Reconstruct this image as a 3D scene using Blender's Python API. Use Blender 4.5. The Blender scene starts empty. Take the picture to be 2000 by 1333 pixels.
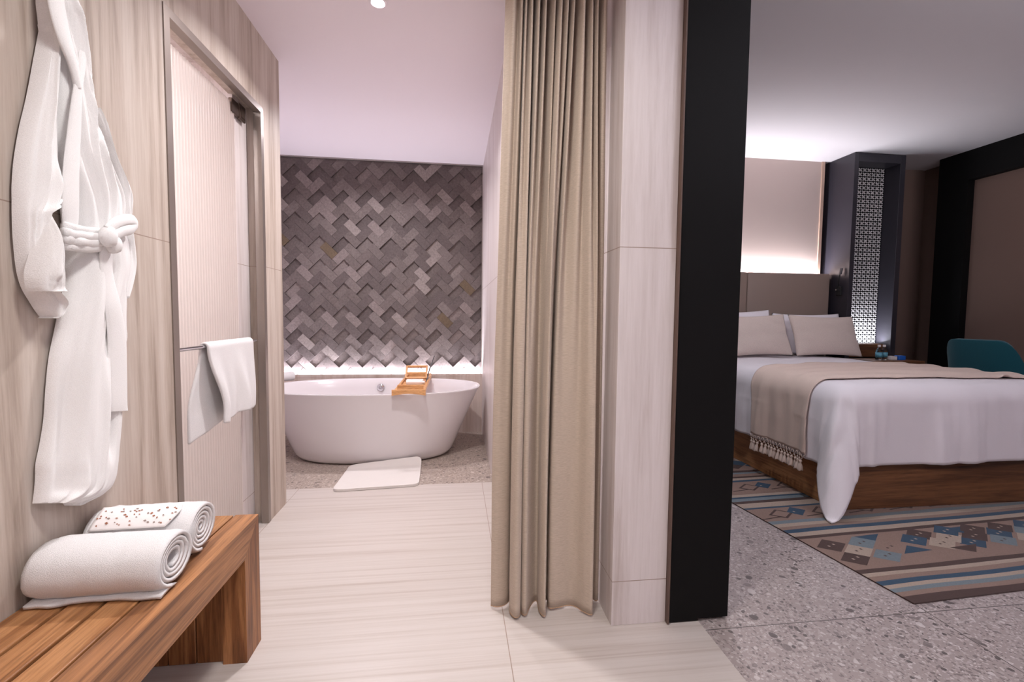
import bpy, bmesh, math, random
from mathutils import Vector, Matrix, noise
S = bpy.context.scene
COL = S.collection
R = math.radians
random.seed(7)

# ------------------------------------------------------------------ camera
CAM = Vector((0.0, 0.0, 1.2))
FPX = 883.6
def cam_axes(pitch, yaw, roll):
    B = Matrix(((1, 0, 0), (0, 0, -1), (0, 1, 0)))
    cy, sy = math.cos(yaw), math.sin(yaw)
    cp, sp = math.cos(pitch), math.sin(pitch)
    cr, sr = math.cos(roll), math.sin(roll)
    Ry = Matrix(((cy, 0, sy), (0, 1, 0), (-sy, 0, cy)))
    Rp = Matrix(((1, 0, 0), (0, cp, -sp), (0, sp, cp)))
    Rr = Matrix(((cr, -sr, 0), (sr, cr, 0), (0, 0, 1)))
    return Rr @ Rp @ Ry @ B
RM = cam_axes(0.05631907, -0.12616887, 0.01060244)
cam = bpy.data.cameras.new('camera')
cam.sensor_width = 36.0
cam.lens = FPX / 2000 * 36.0
cam.clip_start = 0.02
cam_o = bpy.data.objects.new('camera', cam)
COL.objects.link(cam_o)
rt, dn, fw = RM[0], RM[1], RM[2]
cam_o.matrix_world = Matrix(((rt[0], -dn[0], -fw[0], CAM[0]),
                             (rt[1], -dn[1], -fw[1], CAM[1]),
                             (rt[2], -dn[2], -fw[2], CAM[2]), (0, 0, 0, 1)))
S.camera = cam_o

# ------------------------------------------------------------------ light and exposure
S.view_settings.view_transform = 'Standard'
S.view_settings.look = 'None'
S.view_settings.gamma = 1.0
S.view_settings.use_curve_mapping = False
S.view_settings.exposure = 0.20
W = bpy.data.worlds.new('world')
S.world = W
W.use_nodes = True
W.node_tree.nodes['Background'].inputs[0].default_value = (0.9, 0.88, 1.0, 1)
W.node_tree.nodes['Background'].inputs[1].default_value = 0.05
S.cycles.use_denoising = True
S.cycles.max_bounces = 10
S.cycles.diffuse_bounces = 6
S.cycles.transmission_bounces = 10
S.cycles.sample_clamp_indirect = 4.0
S.cycles.caustics_reflective = False

def area(name, loc, size, power, color=(1, 0.94, 0.95), direction=(0, 0, -1), size_y=None, spread=180, shape=None):
    l = bpy.data.lights.new(name, 'AREA')
    l.shape = shape or ('RECTANGLE' if size_y else 'DISK')
    l.size = size
    if size_y:
        l.size_y = size_y
    l.energy = power
    l.color = color
    l.spread = R(spread)
    o = bpy.data.objects.new(name, l)
    COL.objects.link(o)
    o.location = loc
    o.rotation_euler = Vector(direction).to_track_quat('-Z', 'Y').to_euler()
    return o
NEUTRAL = (1.0, 0.965, 0.945)
PINK = (1.0, 0.95, 0.985)
COOL = (0.90, 0.91, 1.0)
# vestibule: the recessed ceiling lamps around the photographer
area('vestibule_lamp_light', (-0.02, 0.85, 2.66), 0.30, 19, NEUTRAL, spread=150)
area('vestibule_lamp_light', (0.25, -0.85, 2.66), 0.50, 19, NEUTRAL, spread=140)
# bathroom: the downlight seen in the ceiling, a second one over the tub
area('bath_lamp_light', (-0.374, 2.342, 2.685), 0.10, 21, (1.0, 0.955, 0.97), spread=140)
area('bath_lamp_light', (-0.75, 3.75, 2.685), 0.14, 17, (1.0, 0.95, 1.0), spread=150)
# LED coves
area('cove_light_bath', (-0.71, 4.625, 0.585), 1.95, 21, (0.92, 0.90, 1.0), (0, 0.10, 1), 0.02)
area('cove_light_headboard', (3.16, 4.732, 1.672), 1.95, 34, (0.95, 0.93, 1.0), (0, 0.02, 1), 0.04)
area('niche_light', (4.52, 4.515, 0.945), 0.46, 6, (0.85, 0.90, 1.0), (0, 0.35, 1), 0.03)
# shower cabin and bedroom lights
area('shower_fill_light', (-1.65, 1.25, 2.44), 0.25, 36, PINK)  # unseen light added so the cabin behind the glass is lit
area('bedroom_lamp_light', (1.45, 2.65, 2.95), 0.20, 24, COOL)
area('bedroom_ceiling_fill', (3.4, -0.30, 2.50), 3.0, 85, COOL, (0, 0.5, 1), 0.08)  # floating fill without a fixture, added to brighten the bedroom ceiling

# ------------------------------------------------------------------ helpers
def ray(px, py):
    v = Vector(((px - 1000) / FPX, (py - 666.5) / FPX, 1.0))
    return RM.transposed() @ v
def at_x(px, py, X):
    d = ray(px, py); return CAM + d * ((X - CAM[0]) / d[0])
def at_y(px, py, Y):
    d = ray(px, py); return CAM + d * ((Y - CAM[1]) / d[1])
def at_z(px, py, Z):
    d = ray(px, py); return CAM + d * ((Z - CAM[2]) / d[2])

ORG = {}
def tag(o, label=None, cat=None, group=None, kind=None):
    if label: o['label'] = label
    if cat: o['category'] = cat
    if group: o['group'] = group
    if kind: o['kind'] = kind
    return o
def thing(name, loc, label, cat, group=None, kind=None):
    o = bpy.data.objects.new(name, None)
    COL.objects.link(o)
    o.location = loc
    o.empty_display_size = 0.05
    ORG[o.name] = Vector(loc)
    return tag(o, label, cat, group, kind)

class MB:
    """collects shapes in world coordinates; build() links them as one mesh object"""
    def __init__(s):
        s.bm = bmesh.new()
        s.mi = 0
    def face(s, pts):
        vs = [s.bm.verts.new(p) for p in pts]
        f = s.bm.faces.new(vs); f.material_index = s.mi
        return f
    def box(s, a, b, bev=0.0, seg=2, rot=None, piv=None):
        t = bmesh.new()
        bmesh.ops.create_cube(t, size=1.0)
        c = [(a[i] + b[i]) / 2 for i in range(3)]
        d = [abs(b[i] - a[i]) for i in range(3)]
        for v in t.verts:
            v.co = Vector((v.co[i] * d[i] + c[i] for i in range(3)))
        if bev > 0:
            bmesh.ops.bevel(t, geom=t.edges[:], offset=min(bev, min(d) * 0.49), segments=seg, affect='EDGES', profile=0.5)
        if rot is not None:
            p = Vector(piv) if piv is not None else Vector(c)
            for v in t.verts:
                v.co = p + rot @ (v.co - p)
        s.merge(t)
        return s
    def merge(s, t, M=None):
        m = {}
        for v in t.verts:
            m[v] = s.bm.verts.new(M @ v.co if M else v.co)
        for f in t.faces:
            try:
                nf = s.bm.faces.new([m[v] for v in f.verts]); nf.material_index = s.mi
            except ValueError:
                pass
        t.free()
    def grid(s, rows, closed_u=False, closed_v=False):
        """rows: list of lists of points"""
        V = [[s.bm.verts.new(p) for p in r] for r in rows]
        nv, nu = len(V), len(V[0])
        for j in range(nv if closed_v else nv - 1):
            for i in range(nu if closed_u else nu - 1):
                q = [V[j][i], V[j][(i + 1) % nu], V[(j + 1) % nv][(i + 1) % nu], V[(j + 1) % nv][i]]
                try:
                    f = s.bm.faces.new(q); f.material_index = s.mi
                except ValueError:
                    pass
        return V
    def prism(s, poly, axis, a, b):
        """poly in the two other axes (kept in x,y,z order), extruded along axis from a to b"""
        def mk(p, t):
            l = list(p); l.insert(axis, t); return Vector(l)
        A = [s.bm.verts.new(mk(p, a)) for p in poly]
        B = [s.bm.verts.new(mk(p, b)) for p in poly]
        n = len(poly)
        fs = [s.bm.faces.new(A), s.bm.faces.new(B[::-1])]
        for i in range(n):
            fs.append(s.bm.faces.new((A[i], B[i], B[(i + 1) % n], A[(i + 1) % n])))
        for f in fs: f.material_index = s.mi
        return s
    def tube(s, pts, rad, n=10, cap=True, flat=None, up=(0, 0, 1)):
        """sweep along pts; rad a number or list; flat=(a,b) scales the section"""
        P = [Vector(p) for p in pts]
        rs = rad if isinstance(rad, (list, tuple)) else [rad] * len(P)
        rows = []
        prev = None
        for k, p in enumerate(P):
            t = (P[min(k + 1, len(P) - 1)] - P[max(k - 1, 0)]).normalized()
            if prev is None:
                u = Vector(up)
                if abs(u.dot(t)) > 0.95: u = Vector((1, 0, 0))
                e1 = (u - t * u.dot(t)).normalized()
            else:
                e1 = (prev - t * prev.dot(t)).normalized()
            prev = e1
            e2 = t.cross(e1)
            fa, fb = flat if flat else (1, 1)
            rows.append([p + e1 * (math.cos(2 * math.pi * i / n) * rs[k] * fa) + e2 * (math.sin(2 * math.pi * i / n) * rs[k] * fb) for i in range(n)])
        V = s.grid(rows, closed_u=True)
        if cap:
            for r in (V[0], V[-1]):
                try:
                    f = s.bm.faces.new(r); f.material_index = s.mi
                except ValueError: pass
        return s
    def lathe(s, prof, c, n=24, axis='z', cap=True):
        rows = []
        for r, h in prof:
            row = []
            for i in range(n):
                a = 2 * math.pi * i / n
                x, y = r * math.cos(a), r * math.sin(a)
                p = {'z': (x, y, h), 'y': (x, h, y), 'x': (h, x, y)}[axis]
                row.append(Vector(c) + Vector(p))
            rows.append(row)
        V = s.grid(rows, closed_u=True)
        if cap:
            for r in (V[0], V[-1]):
                try:
                    f = s.bm.faces.new(r); f.material_index = s.mi
                except ValueError: pass
        return s
    def build(s, name, mats, parent=None, smooth=False, angle=None, origin=None, kind=None, mods=()):
        bm = s.bm
        bmesh.ops.recalc_face_normals(bm, faces=bm.faces[:])
        if parent is not None:
            org = ORG[parent.name]
        elif origin is not None:
            org = Vector(origin)
        else:
            xs = [v.co for v in bm.verts]
            lo = [min(v[i] for v in xs) for i in range(3)]; hi = [max(v[i] for v in xs) for i in range(3)]
            org = Vector(((lo[0] + hi[0]) / 2, (lo[1] + hi[1]) / 2, lo[2]))
        for v in bm.verts: v.co -= org
        me = bpy.data.meshes.new(name)
        bm.to_mesh(me); bm.free()
        o = bpy.data.objects.new(name, me)
        COL.objects.link(o)
        for m in (mats if isinstance(mats, (list, tuple)) else [mats]):
            me.materials.append(m)
        if parent is not None:
            o.parent = parent
        else:
            o.location = org
        ORG[o.name] = org
        if smooth:
            me.shade_smooth()
            if angle is not None:
                me.set_sharp_from_angle(angle=R(angle))
        if kind: o['kind'] = kind
        for kind_, kw in mods:
            m = o.modifiers.new(kind_.lower(), kind_)
            for k, v in kw.items(): setattr(m, k, v)
        return o

def cr(pts, t):
    """Catmull-Rom through pts (tuples), t in 0..len-1"""
    n = len(pts)
    i = max(0, min(n - 2, int(math.floor(t)))); f = t - i
    p0, p1, p2, p3 = pts[max(i - 1, 0)], pts[i], pts[i + 1], pts[min(i + 2, n - 1)]
    return tuple(0.5 * (2 * b + (c - a) * f + (2 * a - 5 * b + 4 * c - d) * f * f + (3 * b - a - 3 * c + d) * f ** 3)
                 for a, b, c, d in zip(p0, p1, p2, p3))
def lerp(a, b, t): return a + (b - a) * t
def sstep(a, b, x):
    t = max(0, min(1, (x - a) / (b - a))); return t * t * (3 - 2 * t)
def nz(x, y, z=0.0): return noise.noise(Vector((x, y, z)))

# ------------------------------------------------------------------ materials
def lin(c):
    return tuple(((v / 255) / 12.92 if v / 255 <= 0.04045 else ((v / 255 + 0.055) / 1.055) ** 2.4) for v in c) + (1,)
def newmat(name):
    m = bpy.data.materials.new(name); m.use_nodes = True
    nt = m.node_tree; b = nt.nodes['Principled BSDF']
    return m, nt, b
def nd(nt, typ, **kw):
    n = nt.nodes.new(typ)
    for k, v in kw.items():
        if k.startswith('i_'): n.inputs[k[2:].replace('_', ' ')].default_value = v
        else: setattr(n, k, v)
    return n
def plain(name, c, rough=0.5, metal=0.0, spec=None, emit=0.0, bump=None, sheen=0.0):
    m, nt, b = newmat(name)
    b.inputs['Base Color'].default_value = lin(c)
    b.inputs['Roughness'].default_value = rough
    b.inputs['Metallic'].default_value = metal
    if spec is not None: b.inputs['Specular IOR Level'].default_value = spec
    if emit:
        b.inputs['Emission Color'].default_value = lin(c)
        b.inputs['Emission Strength'].default_value = emit
    if sheen: b.inputs['Sheen Weight'].default_value = sheen
    if bump:
        sc, st, dist = bump
        g = nd(nt, 'ShaderNodeNewGeometry')
        mp = nd(nt, 'ShaderNodeMapping'); mp.inputs['Scale'].default_value = sc
        n = nd(nt, 'ShaderNodeTexNoise', i_Scale=1.0, i_Detail=3.0)
        bp = nd(nt, 'ShaderNodeBump', i_Strength=st, i_Distance=dist)
        nt.links.new(g.outputs['Position'], mp.inputs[0]); nt.links.new(mp.outputs[0], n.inputs['Vector'])
        nt.links.new(n.outputs['Fac'], bp.inputs['Height']); nt.links.new(bp.outputs[0], b.inputs['Normal'])
    return m
def ramp(nt, stops, interp='LINEAR'):
    r = nd(nt, 'ShaderNodeValToRGB'); r.color_ramp.interpolation = interp
    e = r.color_ramp.elements
    while len(e) < len(stops): e.new(0.5)
    for k, (p, c) in enumerate(stops):
        e[k].position = p; e[k].color = lin(c)
    return r
def mixc(nt, fac, a, b, mode='MIX'):
    m = nd(nt, 'ShaderNodeMix', data_type='RGBA', blend_type=mode)
    for i, v in ((0, fac), (6, a), (7, b)):
        if isinstance(v, (int, float)): m.inputs[i].default_value = v
        elif isinstance(v, tuple): m.inputs[i].default_value = v
        else: nt.links.new(v, m.inputs[i])
    return m.outputs[2]
def seams(nt, pos, lst, half=0.0016):
    """1 on the joints; lst of (axis, value)"""
    sx = nd(nt, 'ShaderNodeSeparateXYZ'); nt.links.new(pos, sx.inputs[0])
    out = None
    for ax, val in lst:
        s = nd(nt, 'ShaderNodeMath', operation='SUBTRACT'); nt.links.new(sx.outputs[ax], s.inputs[0]); s.inputs[1].default_value = val
        a = nd(nt, 'ShaderNodeMath', operation='ABSOLUTE'); nt.links.new(s.outputs[0], a.inputs[0])
        l = nd(nt, 'ShaderNodeMath', operation='LESS_THAN'); nt.links.new(a.outputs[0], l.inputs[0]); l.inputs[1].default_value = half
        if out is None: out = l.outputs[0]
        else:
            m = nd(nt, 'ShaderNodeMath', operation='MAXIMUM'); nt.links.new(out, m.inputs[0]); nt.links.new(l.outputs[0], m.inputs[1]); out = m.outputs[0]
    return out
def travertine(name, cols, scale, joints=(), rough=0.42, joint=(150, 132, 120), contrast=1.0):
    """veined stone: noise stretched along the veins"""
    m, nt, b = newmat(name)
    g = nd(nt, 'ShaderNodeNewGeometry'); pos = g.outputs['Position']
    mp = nd(nt, 'ShaderNodeMapping'); mp.inputs['Scale'].default_value = scale; nt.links.new(pos, mp.inputs[0])
    n1 = nd(nt, 'ShaderNodeTexNoise', i_Scale=1.0, i_Detail=7.0, i_Roughness=0.66, i_Distortion=0.2); nt.links.new(mp.outputs[0], n1.inputs['Vector'])
    r1 = ramp(nt, [(0.30, cols[0]), (0.45, cols[1]), (0.58, cols[2]), (0.72, cols[1])]); nt.links.new(n1.outputs['Fac'], r1.inputs[0])
    mp2 = nd(nt, 'ShaderNodeMapping'); mp2.inputs['Scale'].default_value = tuple(v * 7 for v in scale); nt.links.new(pos, mp2.inputs[0])
    n2 = nd(nt, 'ShaderNodeTexNoise', i_Scale=1.0, i_Detail=5.0, i_Roughness=0.7); nt.links.new(mp2.outputs[0], n2.inputs['Vector'])
    r2 = ramp(nt, [(0.28, cols[0]), (0.42, cols[2]), (0.7, cols[2])]); nt.links.new(n2.outputs['Fac'], r2.inputs[0])
    c = mixc(nt, 0.45 * contrast, r1.outputs[0], r2.outputs[0], 'MULTIPLY')
    c = mixc(nt, 0.55, r1.outputs[0], c)
    if joints:
        c = mixc(nt, seams(nt, pos, joints), c, lin(joint))
    nt.links.new(c, b.inputs['Base Color'])
    b.inputs['Roughness'].default_value = rough
    bp = nd(nt, 'ShaderNodeBump', i_Strength=0.08, i_Distance=0.002); nt.links.new(n2.outputs['Fac'], bp.inputs['Height']); nt.links.new(bp.outputs[0], b.inputs['Normal'])
    return m
def terrazzo(name, base, light, dark, joints=(), rough=0.35):
    m, nt, b = newmat(name)
    g = nd(nt, 'ShaderNodeNewGeometry'); pos = g.outputs['Position']
    nw = nd(nt, 'ShaderNodeTexNoise', i_Scale=18.0, i_Detail=2.0); nt.links.new(pos, nw.inputs['Vector'])
    va = nd(nt, 'ShaderNodeVectorMath', operation='MULTIPLY_ADD'); nt.links.new(nw.outputs['Color'], va.inputs[0]); va.inputs[1].default_value = (0.03, 0.03, 0.0); nt.links.new(pos, va.inputs[2])
    c = lin(base)
    first = True
    for sc, rnd, thr, st in ((120.0, 1.0, 0.55, 0), (48.0, 1.0, 0.42, 1), (19.0, 1.0, 0.33, 2)):
        v = nd(nt, 'ShaderNodeTexVoronoi', i_Scale=sc, i_Randomness=rnd); nt.links.new(va.outputs[0], v.inputs['Vector'])
        sp = nd(nt, 'ShaderNodeSeparateColor'); nt.links.new(v.outputs['Color'], sp.inputs[0])
        mid = tuple((x + y) / 2 for x, y in zip(base, light))
        md = tuple((x + y) / 2 for x, y in zip(base, dark))
        stops = [[(0.0, md), (0.25, base), (0.6, mid), (0.9, light)], [(0.0, dark), (0.16, md), (0.3, base), (0.62, mid), (0.85, light)],
                 [(0.0, dark), (0.10, md), (0.3, base), (0.8, mid), (0.9, light)]][st]
        r = ramp(nt, stops, 'CONSTANT'); nt.links.new(sp.outputs[0], r.inputs[0])
        lt = nd(nt, 'ShaderNodeMath', operation='LESS_THAN'); nt.links.new(v.outputs['Distance'], lt.inputs[0]); lt.inputs[1].default_value = thr
        gt = nd(nt, 'ShaderNodeMath', operation='GREATER_THAN'); nt.links.new(sp.outputs[1], gt.inputs[0]); gt.inputs[1].default_value = (0.0, 0.45, 0.72)[st]
        mu = nd(nt, 'ShaderNodeMath', operation='MULTIPLY'); nt.links.new(lt.outputs[0], mu.inputs[0]); nt.links.new(gt.outputs[0], mu.inputs[1])
        m2 = nd(nt, 'ShaderNodeMath', operation='MULTIPLY'); nt.links.new(mu.outputs[0], m2.inputs[0]); m2.inputs[1].default_value = 0.85
        c = mixc(nt, m2.outputs[0], c, r.outputs[0])
    if joints:
        c = mixc(nt, seams(nt, pos, joints, 0.0022), c, lin(tuple(v * 0.6 for v in base)))
    nt.links.new(c, b.inputs['Base Color'])
    b.inputs['Roughness'].default_value = rough
    return m
def wood(name, cols, scale, rough=0.42, spec=0.4):
    m, nt, b = newmat(name)
    g = nd(nt, 'ShaderNodeNewGeometry'); pos = g.outputs['Position']
    mp = nd(nt, 'ShaderNodeMapping'); mp.inputs['Scale'].default_value = scale; nt.links.new(pos, mp.inputs[0])
    isl = nd(nt, 'ShaderNodeMath', operation='MULTIPLY'); nt.links.new(g.outputs['Random Per Island'], isl.inputs[0]); isl.inputs[1].default_value = 40.0
    ad = nd(nt, 'ShaderNodeVectorMath', operation='ADD'); nt.links.new(mp.outputs[0], ad.inputs[0]); nt.links.new(isl.outputs[0], ad.inputs[1])
    n1 = nd(nt, 'ShaderNodeTexNoise', i_Scale=1.0, i_Detail=4.0, i_Roughness=0.55, i_Distortion=0.8); nt.links.new(ad.outputs[0], n1.inputs['Vector'])
    r1 = ramp(nt, [(0.28, cols[0]), (0.42, cols[1]), (0.55, cols[2]), (0.70, cols[1])]); nt.links.new(n1.outputs['Fac'], r1.inputs[0])
    sc = nd(nt, 'ShaderNodeVectorMath', operation='SCALE'); nt.links.new(ad.outputs[0], sc.inputs[0]); sc.inputs['Scale'].default_value = 6.0
    n2 = nd(nt, 'ShaderNodeTexNoise', i_Scale=1.0, i_Detail=4.0, i_Roughness=0.7); nt.links.new(sc.outputs[0], n2.inputs['Vector'])
    r2 = ramp(nt, [(0.3, (150, 140, 130)), (0.55, (255, 255, 255))]); nt.links.new(n2.outputs['Fac'], r2.inputs[0])
    c = mixc(nt, 0.6, r1.outputs[0], r2.outputs[0], 'MULTIPLY')
    nt.links.new(c, b.inputs['Base Color'])
    b.inputs['Roughness'].default_value = rough
    b.inputs['Specular IOR Level'].default_value = spec
    bp = nd(nt, 'ShaderNodeBump', i_Strength=0.12, i_Distance=0.001); nt.links.new(n2.outputs['Fac'], bp.inputs['Height']); nt.links.new(bp.outputs[0], b.inputs['Normal'])
    return m
def cloth(name, c, weave=(900, 900, 900), strength=0.25, dist=0.0015, rough=0.9, mottled=0.06, sheen=0.15):
    m, nt, b = newmat(name)
    g = nd(nt, 'ShaderNodeNewGeometry'); pos = g.outputs['Position']
    mp = nd(nt, 'ShaderNodeMapping'); mp.inputs['Scale'].default_value = weave; nt.links.new(pos, mp.inputs[0])
    n = nd(nt, 'ShaderNodeTexNoise', i_Scale=1.0, i_Detail=2.0); nt.links.new(mp.outputs[0], n.inputs['Vector'])
    lo = tuple(v * (1 - mottled * 2) for v in c)
    r = ramp(nt, [(0.3, lo), (0.65, c)]); nt.links.new(n.outputs['Fac'], r.inputs[0])
    nt.links.new(r.outputs[0], b.inputs['Base Color'])
    b.inputs['Roughness'].default_value = rough
    b.inputs['Specular IOR Level'].default_value = 0.15
    b.inputs['Sheen Weight'].default_value = sheen
    bp = nd(nt, 'ShaderNodeBump', i_Strength=strength, i_Distance=dist); nt.links.new(n.outputs['Fac'], bp.inputs['Height']); nt.links.new(bp.outputs[0], b.inputs['Normal'])
    return m

VEIN_Z = (15.0, 15.0, 0.75)
M = {}
M['wall_stone'] = travertine('wall_travertine', [(154, 140, 128), (190, 177, 166), (207, 197, 188)], VEIN_Z, [(2, 1.458)], rough=0.62)
M['wall_stone'].node_tree.nodes['Principled BSDF'].inputs['Specular IOR Level'].default_value = 0.25
M['column_stone'] = travertine('column_travertine', [(186, 174, 169), (207, 198, 196), (217, 209, 208)], (20, 20, 1.0), [(2, 1.458), (2, 0.176)], contrast=0.7)
M['bath_stone'] = travertine('bath_travertine', [(180, 162, 148), (206, 190, 180), (218, 206, 199)], (10, 10, 0.6), [(2, 1.458)])
M['floor_stone'] = travertine('floor_travertine', [(178, 166, 158), (194, 185, 179), (201, 193, 188)], (0.55, 34, 34), [(0, 0.197), (0, -1.053), (1, -0.2)], rough=0.33, contrast=0.8)
M['terrazzo'] = terrazzo('bath_terrazzo', (160, 146, 136), (196, 186, 178), (96, 86, 82))
M['terrazzo_bed'] = terrazzo('bedroom_terrazzo', (154, 142, 139), (190, 181, 179), (82, 75, 75), [(1, 1.565), (0, 1.93)])
M['white_paint'] = plain('white_paint', (232, 224, 230), 0.85, spec=0.2)
M['bed_paint'] = plain('bedroom_ceiling_paint', (214, 211, 214), 0.85, spec=0.2)
M['black_wood'] = plain('black_stained_wood', (12, 11, 11), 0.6, spec=0.15, bump=((60, 60, 3), 0.15, 0.001))
M['dark_wood'] = plain('dark_lacquer_wood', (46, 43, 50), 0.38, spec=0.5)
M['brown_edge'] = plain('brown_edge_band', (92, 72, 62), 0.5)
M['bronze'] = plain('champagne_metal', (150, 140, 133), 0.38, 0.75)
M['grey_metal'] = plain('grey_metal_trim', (168, 160, 156), 0.35, 0.8)
M['chrome'] = plain('chrome', (215, 215, 218), 0.12, 1.0)
M['tub'] = plain('white_acrylic', (224, 219, 221), 0.16, spec=0.5)
M['terry'] = cloth('white_terry', (230, 228, 228), (650, 650, 650), 0.6, 0.0035, mottled=0.03)
M['waffle'] = cloth('white_waffle_cotton', (240, 239, 238), (260, 700, 700), 0.4, 0.002, mottled=0.02)
M['linen'] = cloth('beige_linen', (194, 178, 162), (60, 60, 900), 0.25, 0.001, mottled=0.05)
M['hem_thread'] = cloth('rust_hem', (196, 160, 128), (300, 300, 300))
M['duvet'] = cloth('white_cotton', (232, 226, 230), (600, 600, 600), 0.1, 0.0008, mottled=0.01)
M['throw'] = cloth('beige_throw', (222, 200, 187), (160, 1100, 500), 0.35, 0.0015, mottled=0.04)
M['pillow_beige'] = cloth('oatmeal_linen', (216, 200, 190), (500, 500, 140), 0.3, 0.001, mottled=0.05)
M['leather'] = plain('taupe_leather', (138, 120, 110), 0.5, spec=0.4, bump=((300, 300, 300), 0.1, 0.0008))
M['wall_fabric'] = cloth('beige_wall_fabric', (200, 182, 174), (700, 700, 260), 0.15, 0.0008, mottled=0.04)
M['wall_brown'] = cloth('brown_wall_fabric', (116, 94, 85), (500, 500, 700), 0.15, 0.0008, mottled=0.05)
M['teal'] = cloth('teal_wool', (27, 80, 92), (500, 500, 500), 0.3, 0.001, mottled=0.06)
M['teak_y'] = wood('teak_along', [(96, 60, 35), (148, 100, 62), (176, 127, 84)], (24, 1.3, 24))
M['teak_z'] = wood('teak_upright', [(84, 48, 25), (128, 80, 45), (168, 115, 72)], (24, 24, 1.5))
M['teak_dark'] = wood('teak_apron', [(84, 54, 36), (130, 88, 58), (176, 124, 82)], (20, 0.8, 26))
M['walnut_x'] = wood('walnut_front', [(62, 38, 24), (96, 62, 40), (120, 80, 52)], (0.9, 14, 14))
M['walnut_y'] = wood('walnut_side_lit', [(128, 84, 50), (168, 116, 74), (186, 134, 90)], (14, 0.9, 14))  # lighter than the front walnut: lamp light on the bed side put into the colour
M['bamboo'] = wood('bamboo', [(186, 128, 78), (214, 158, 104), (226, 174, 122)], (6, 60, 60))
M['lattice_white'] = plain('pale_fretwork', (214, 208, 208), 0.5)
M['black'] = plain('matt_black', (14, 13, 14), 0.55)
M['rust'] = plain('rust_print', (150, 96, 72), 0.8)
M['greyprint'] = plain('grey_print', (140, 124, 116), 0.8)
M['card'] = plain('ivory_paper', (234, 228, 226), 0.8)
M['led'] = plain('led_tape', (255, 250, 255), 0.5, emit=9.0)
M['lampglow'] = plain('lamp_lens', (255, 250, 252), 0.4, emit=14.0)
M['blue'] = plain('blue_card', (30, 96, 190), 0.5)
M['glossgrey'] = plain('smoked_plastic', (70, 66, 70), 0.25)
M['rug_tan'] = cloth('rug_tan', (135, 111, 100), (500, 140, 500), 0.5, 0.002)
M['rug_cream'] = cloth('rug_cream', (163, 145, 131), (500, 140, 500), 0.5, 0.002)
M['rug_brown'] = cloth('rug_brown', (73, 54, 50), (500, 140, 500), 0.5, 0.002)
M['rug_blue'] = cloth('rug_blue', (45, 70, 91), (500, 140, 500), 0.5, 0.002)
M['rug_mist'] = cloth('rug_mist_blue', (109, 120, 126), (500, 140, 500), 0.5, 0.002)
def stone_blocks():
    m, nt, b = newmat('grey_stone_blocks')
    g = nd(nt, 'ShaderNodeNewGeometry')
    r = ramp(nt, [(0.0, (104, 94, 92)), (0.35, (116, 106, 103)), (0.6, (127, 117, 114)), (0.8, (142, 131, 128)), (0.93, (154, 144, 140)), (0.99, (112, 96, 76))], 'CONSTANT')
    nt.links.new(g.outputs['Random Per Island'], r.inputs[0])
    n = nd(nt, 'ShaderNodeTexNoise', i_Scale=55.0, i_Detail=6.0, i_Roughness=0.7); nt.links.new(g.outputs['Position'], n.inputs['Vector'])
    r2 = ramp(nt, [(0.3, (175, 170, 170)), (0.7, (255, 255, 255))]); nt.links.new(n.outputs['Fac'], r2.inputs[0])
    nt.links.new(mixc(nt, 0.8, r.outputs[0], r2.outputs[0], 'MULTIPLY'), b.inputs['Base Color'])
    b.inputs['Roughness'].default_value = 0.75
    bp = nd(nt, 'ShaderNodeBump', i_Strength=0.3, i_Distance=0.003); nt.links.new(n.outputs['Fac'], bp.inputs['Height']); nt.links.new(bp.outputs[0], b.inputs['Normal'])
    return m
M['stone'] = stone_blocks()
def glass(name, col, rough, ior=1.45):
    m, nt, b = newmat(name)
    b.inputs['Base Color'].default_value = lin(col)
    b.inputs['Transmission Weight'].default_value = 1.0
    b.inputs['Roughness'].default_value = rough
    b.inputs['IOR'].default_value = ior
    return m
M['frost'] = glass('frosted_reeded_glass', (246, 240, 238), 0.30)
nt_ = M['frost'].node_tree
tl = nd(nt_, 'ShaderNodeBsdfTranslucent'); tl.inputs[0].default_value = lin((244, 242, 238))
mx = nd(nt_, 'ShaderNodeMixShader'); mx.inputs[0].default_value = 0.5
nt_.links.new(nt_.nodes['Principled BSDF'].outputs[0], mx.inputs[1]); nt_.links.new(tl.outputs[0], mx.inputs[2])
nt_.links.new(mx.outputs[0], nt_.nodes['Material Output'].inputs['Surface'])
M['clear'] = glass('clear_glass', (235, 242, 246), 0.03)

def struct(name, mb, mat, **kw):
    return mb.build(name, mat, kind='structure', **kw)
def sbox(name, a, b, mat, bev=0.0):
    return struct(name, MB().box(a, b, bev), mat)
CZ, BZ = 2.705, 2.978
XL = -1.053

# ------------------------------------------------------------------ the setting
tag(struct('floor', MB().box((-2.3, -1.7, -0.05), (0.960, 3.188, 0)), M['floor_stone']), 'pale veined stone floor of the passage and bath', 'floor')
tag(struct('floor_bath', MB().box((-2.3, 3.188, -0.05), (0.9, 4.75, 0)), M['terrazzo']), 'grey terrazzo floor under the bathtub', 'floor')
tag(struct('floor_bedroom', MB().box((0.960, -1.7, -0.05), (5.7, 4.95, 0)), M['terrazzo_bed']), 'grey terrazzo floor of the bedroom', 'floor')
# left wall with the shower doorway
DY0, DY1, DZ = 1.850, 2.703, 2.318
w = MB()
w.box((XL - 0.10, -1.7, 0), (XL, DY0, CZ))
w.box((XL - 0.10, DY1, 0), (XL, 2.955, CZ))
w.box((XL - 0.10, DY0, DZ), (XL, DY1, CZ))
w.box((-1.75, 2.855, 0), (XL - 0.10, 2.955, CZ))
tag(struct('wall_left', w, M['wall_stone']), 'vertically veined stone wall with the shower door', 'wall')
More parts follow.
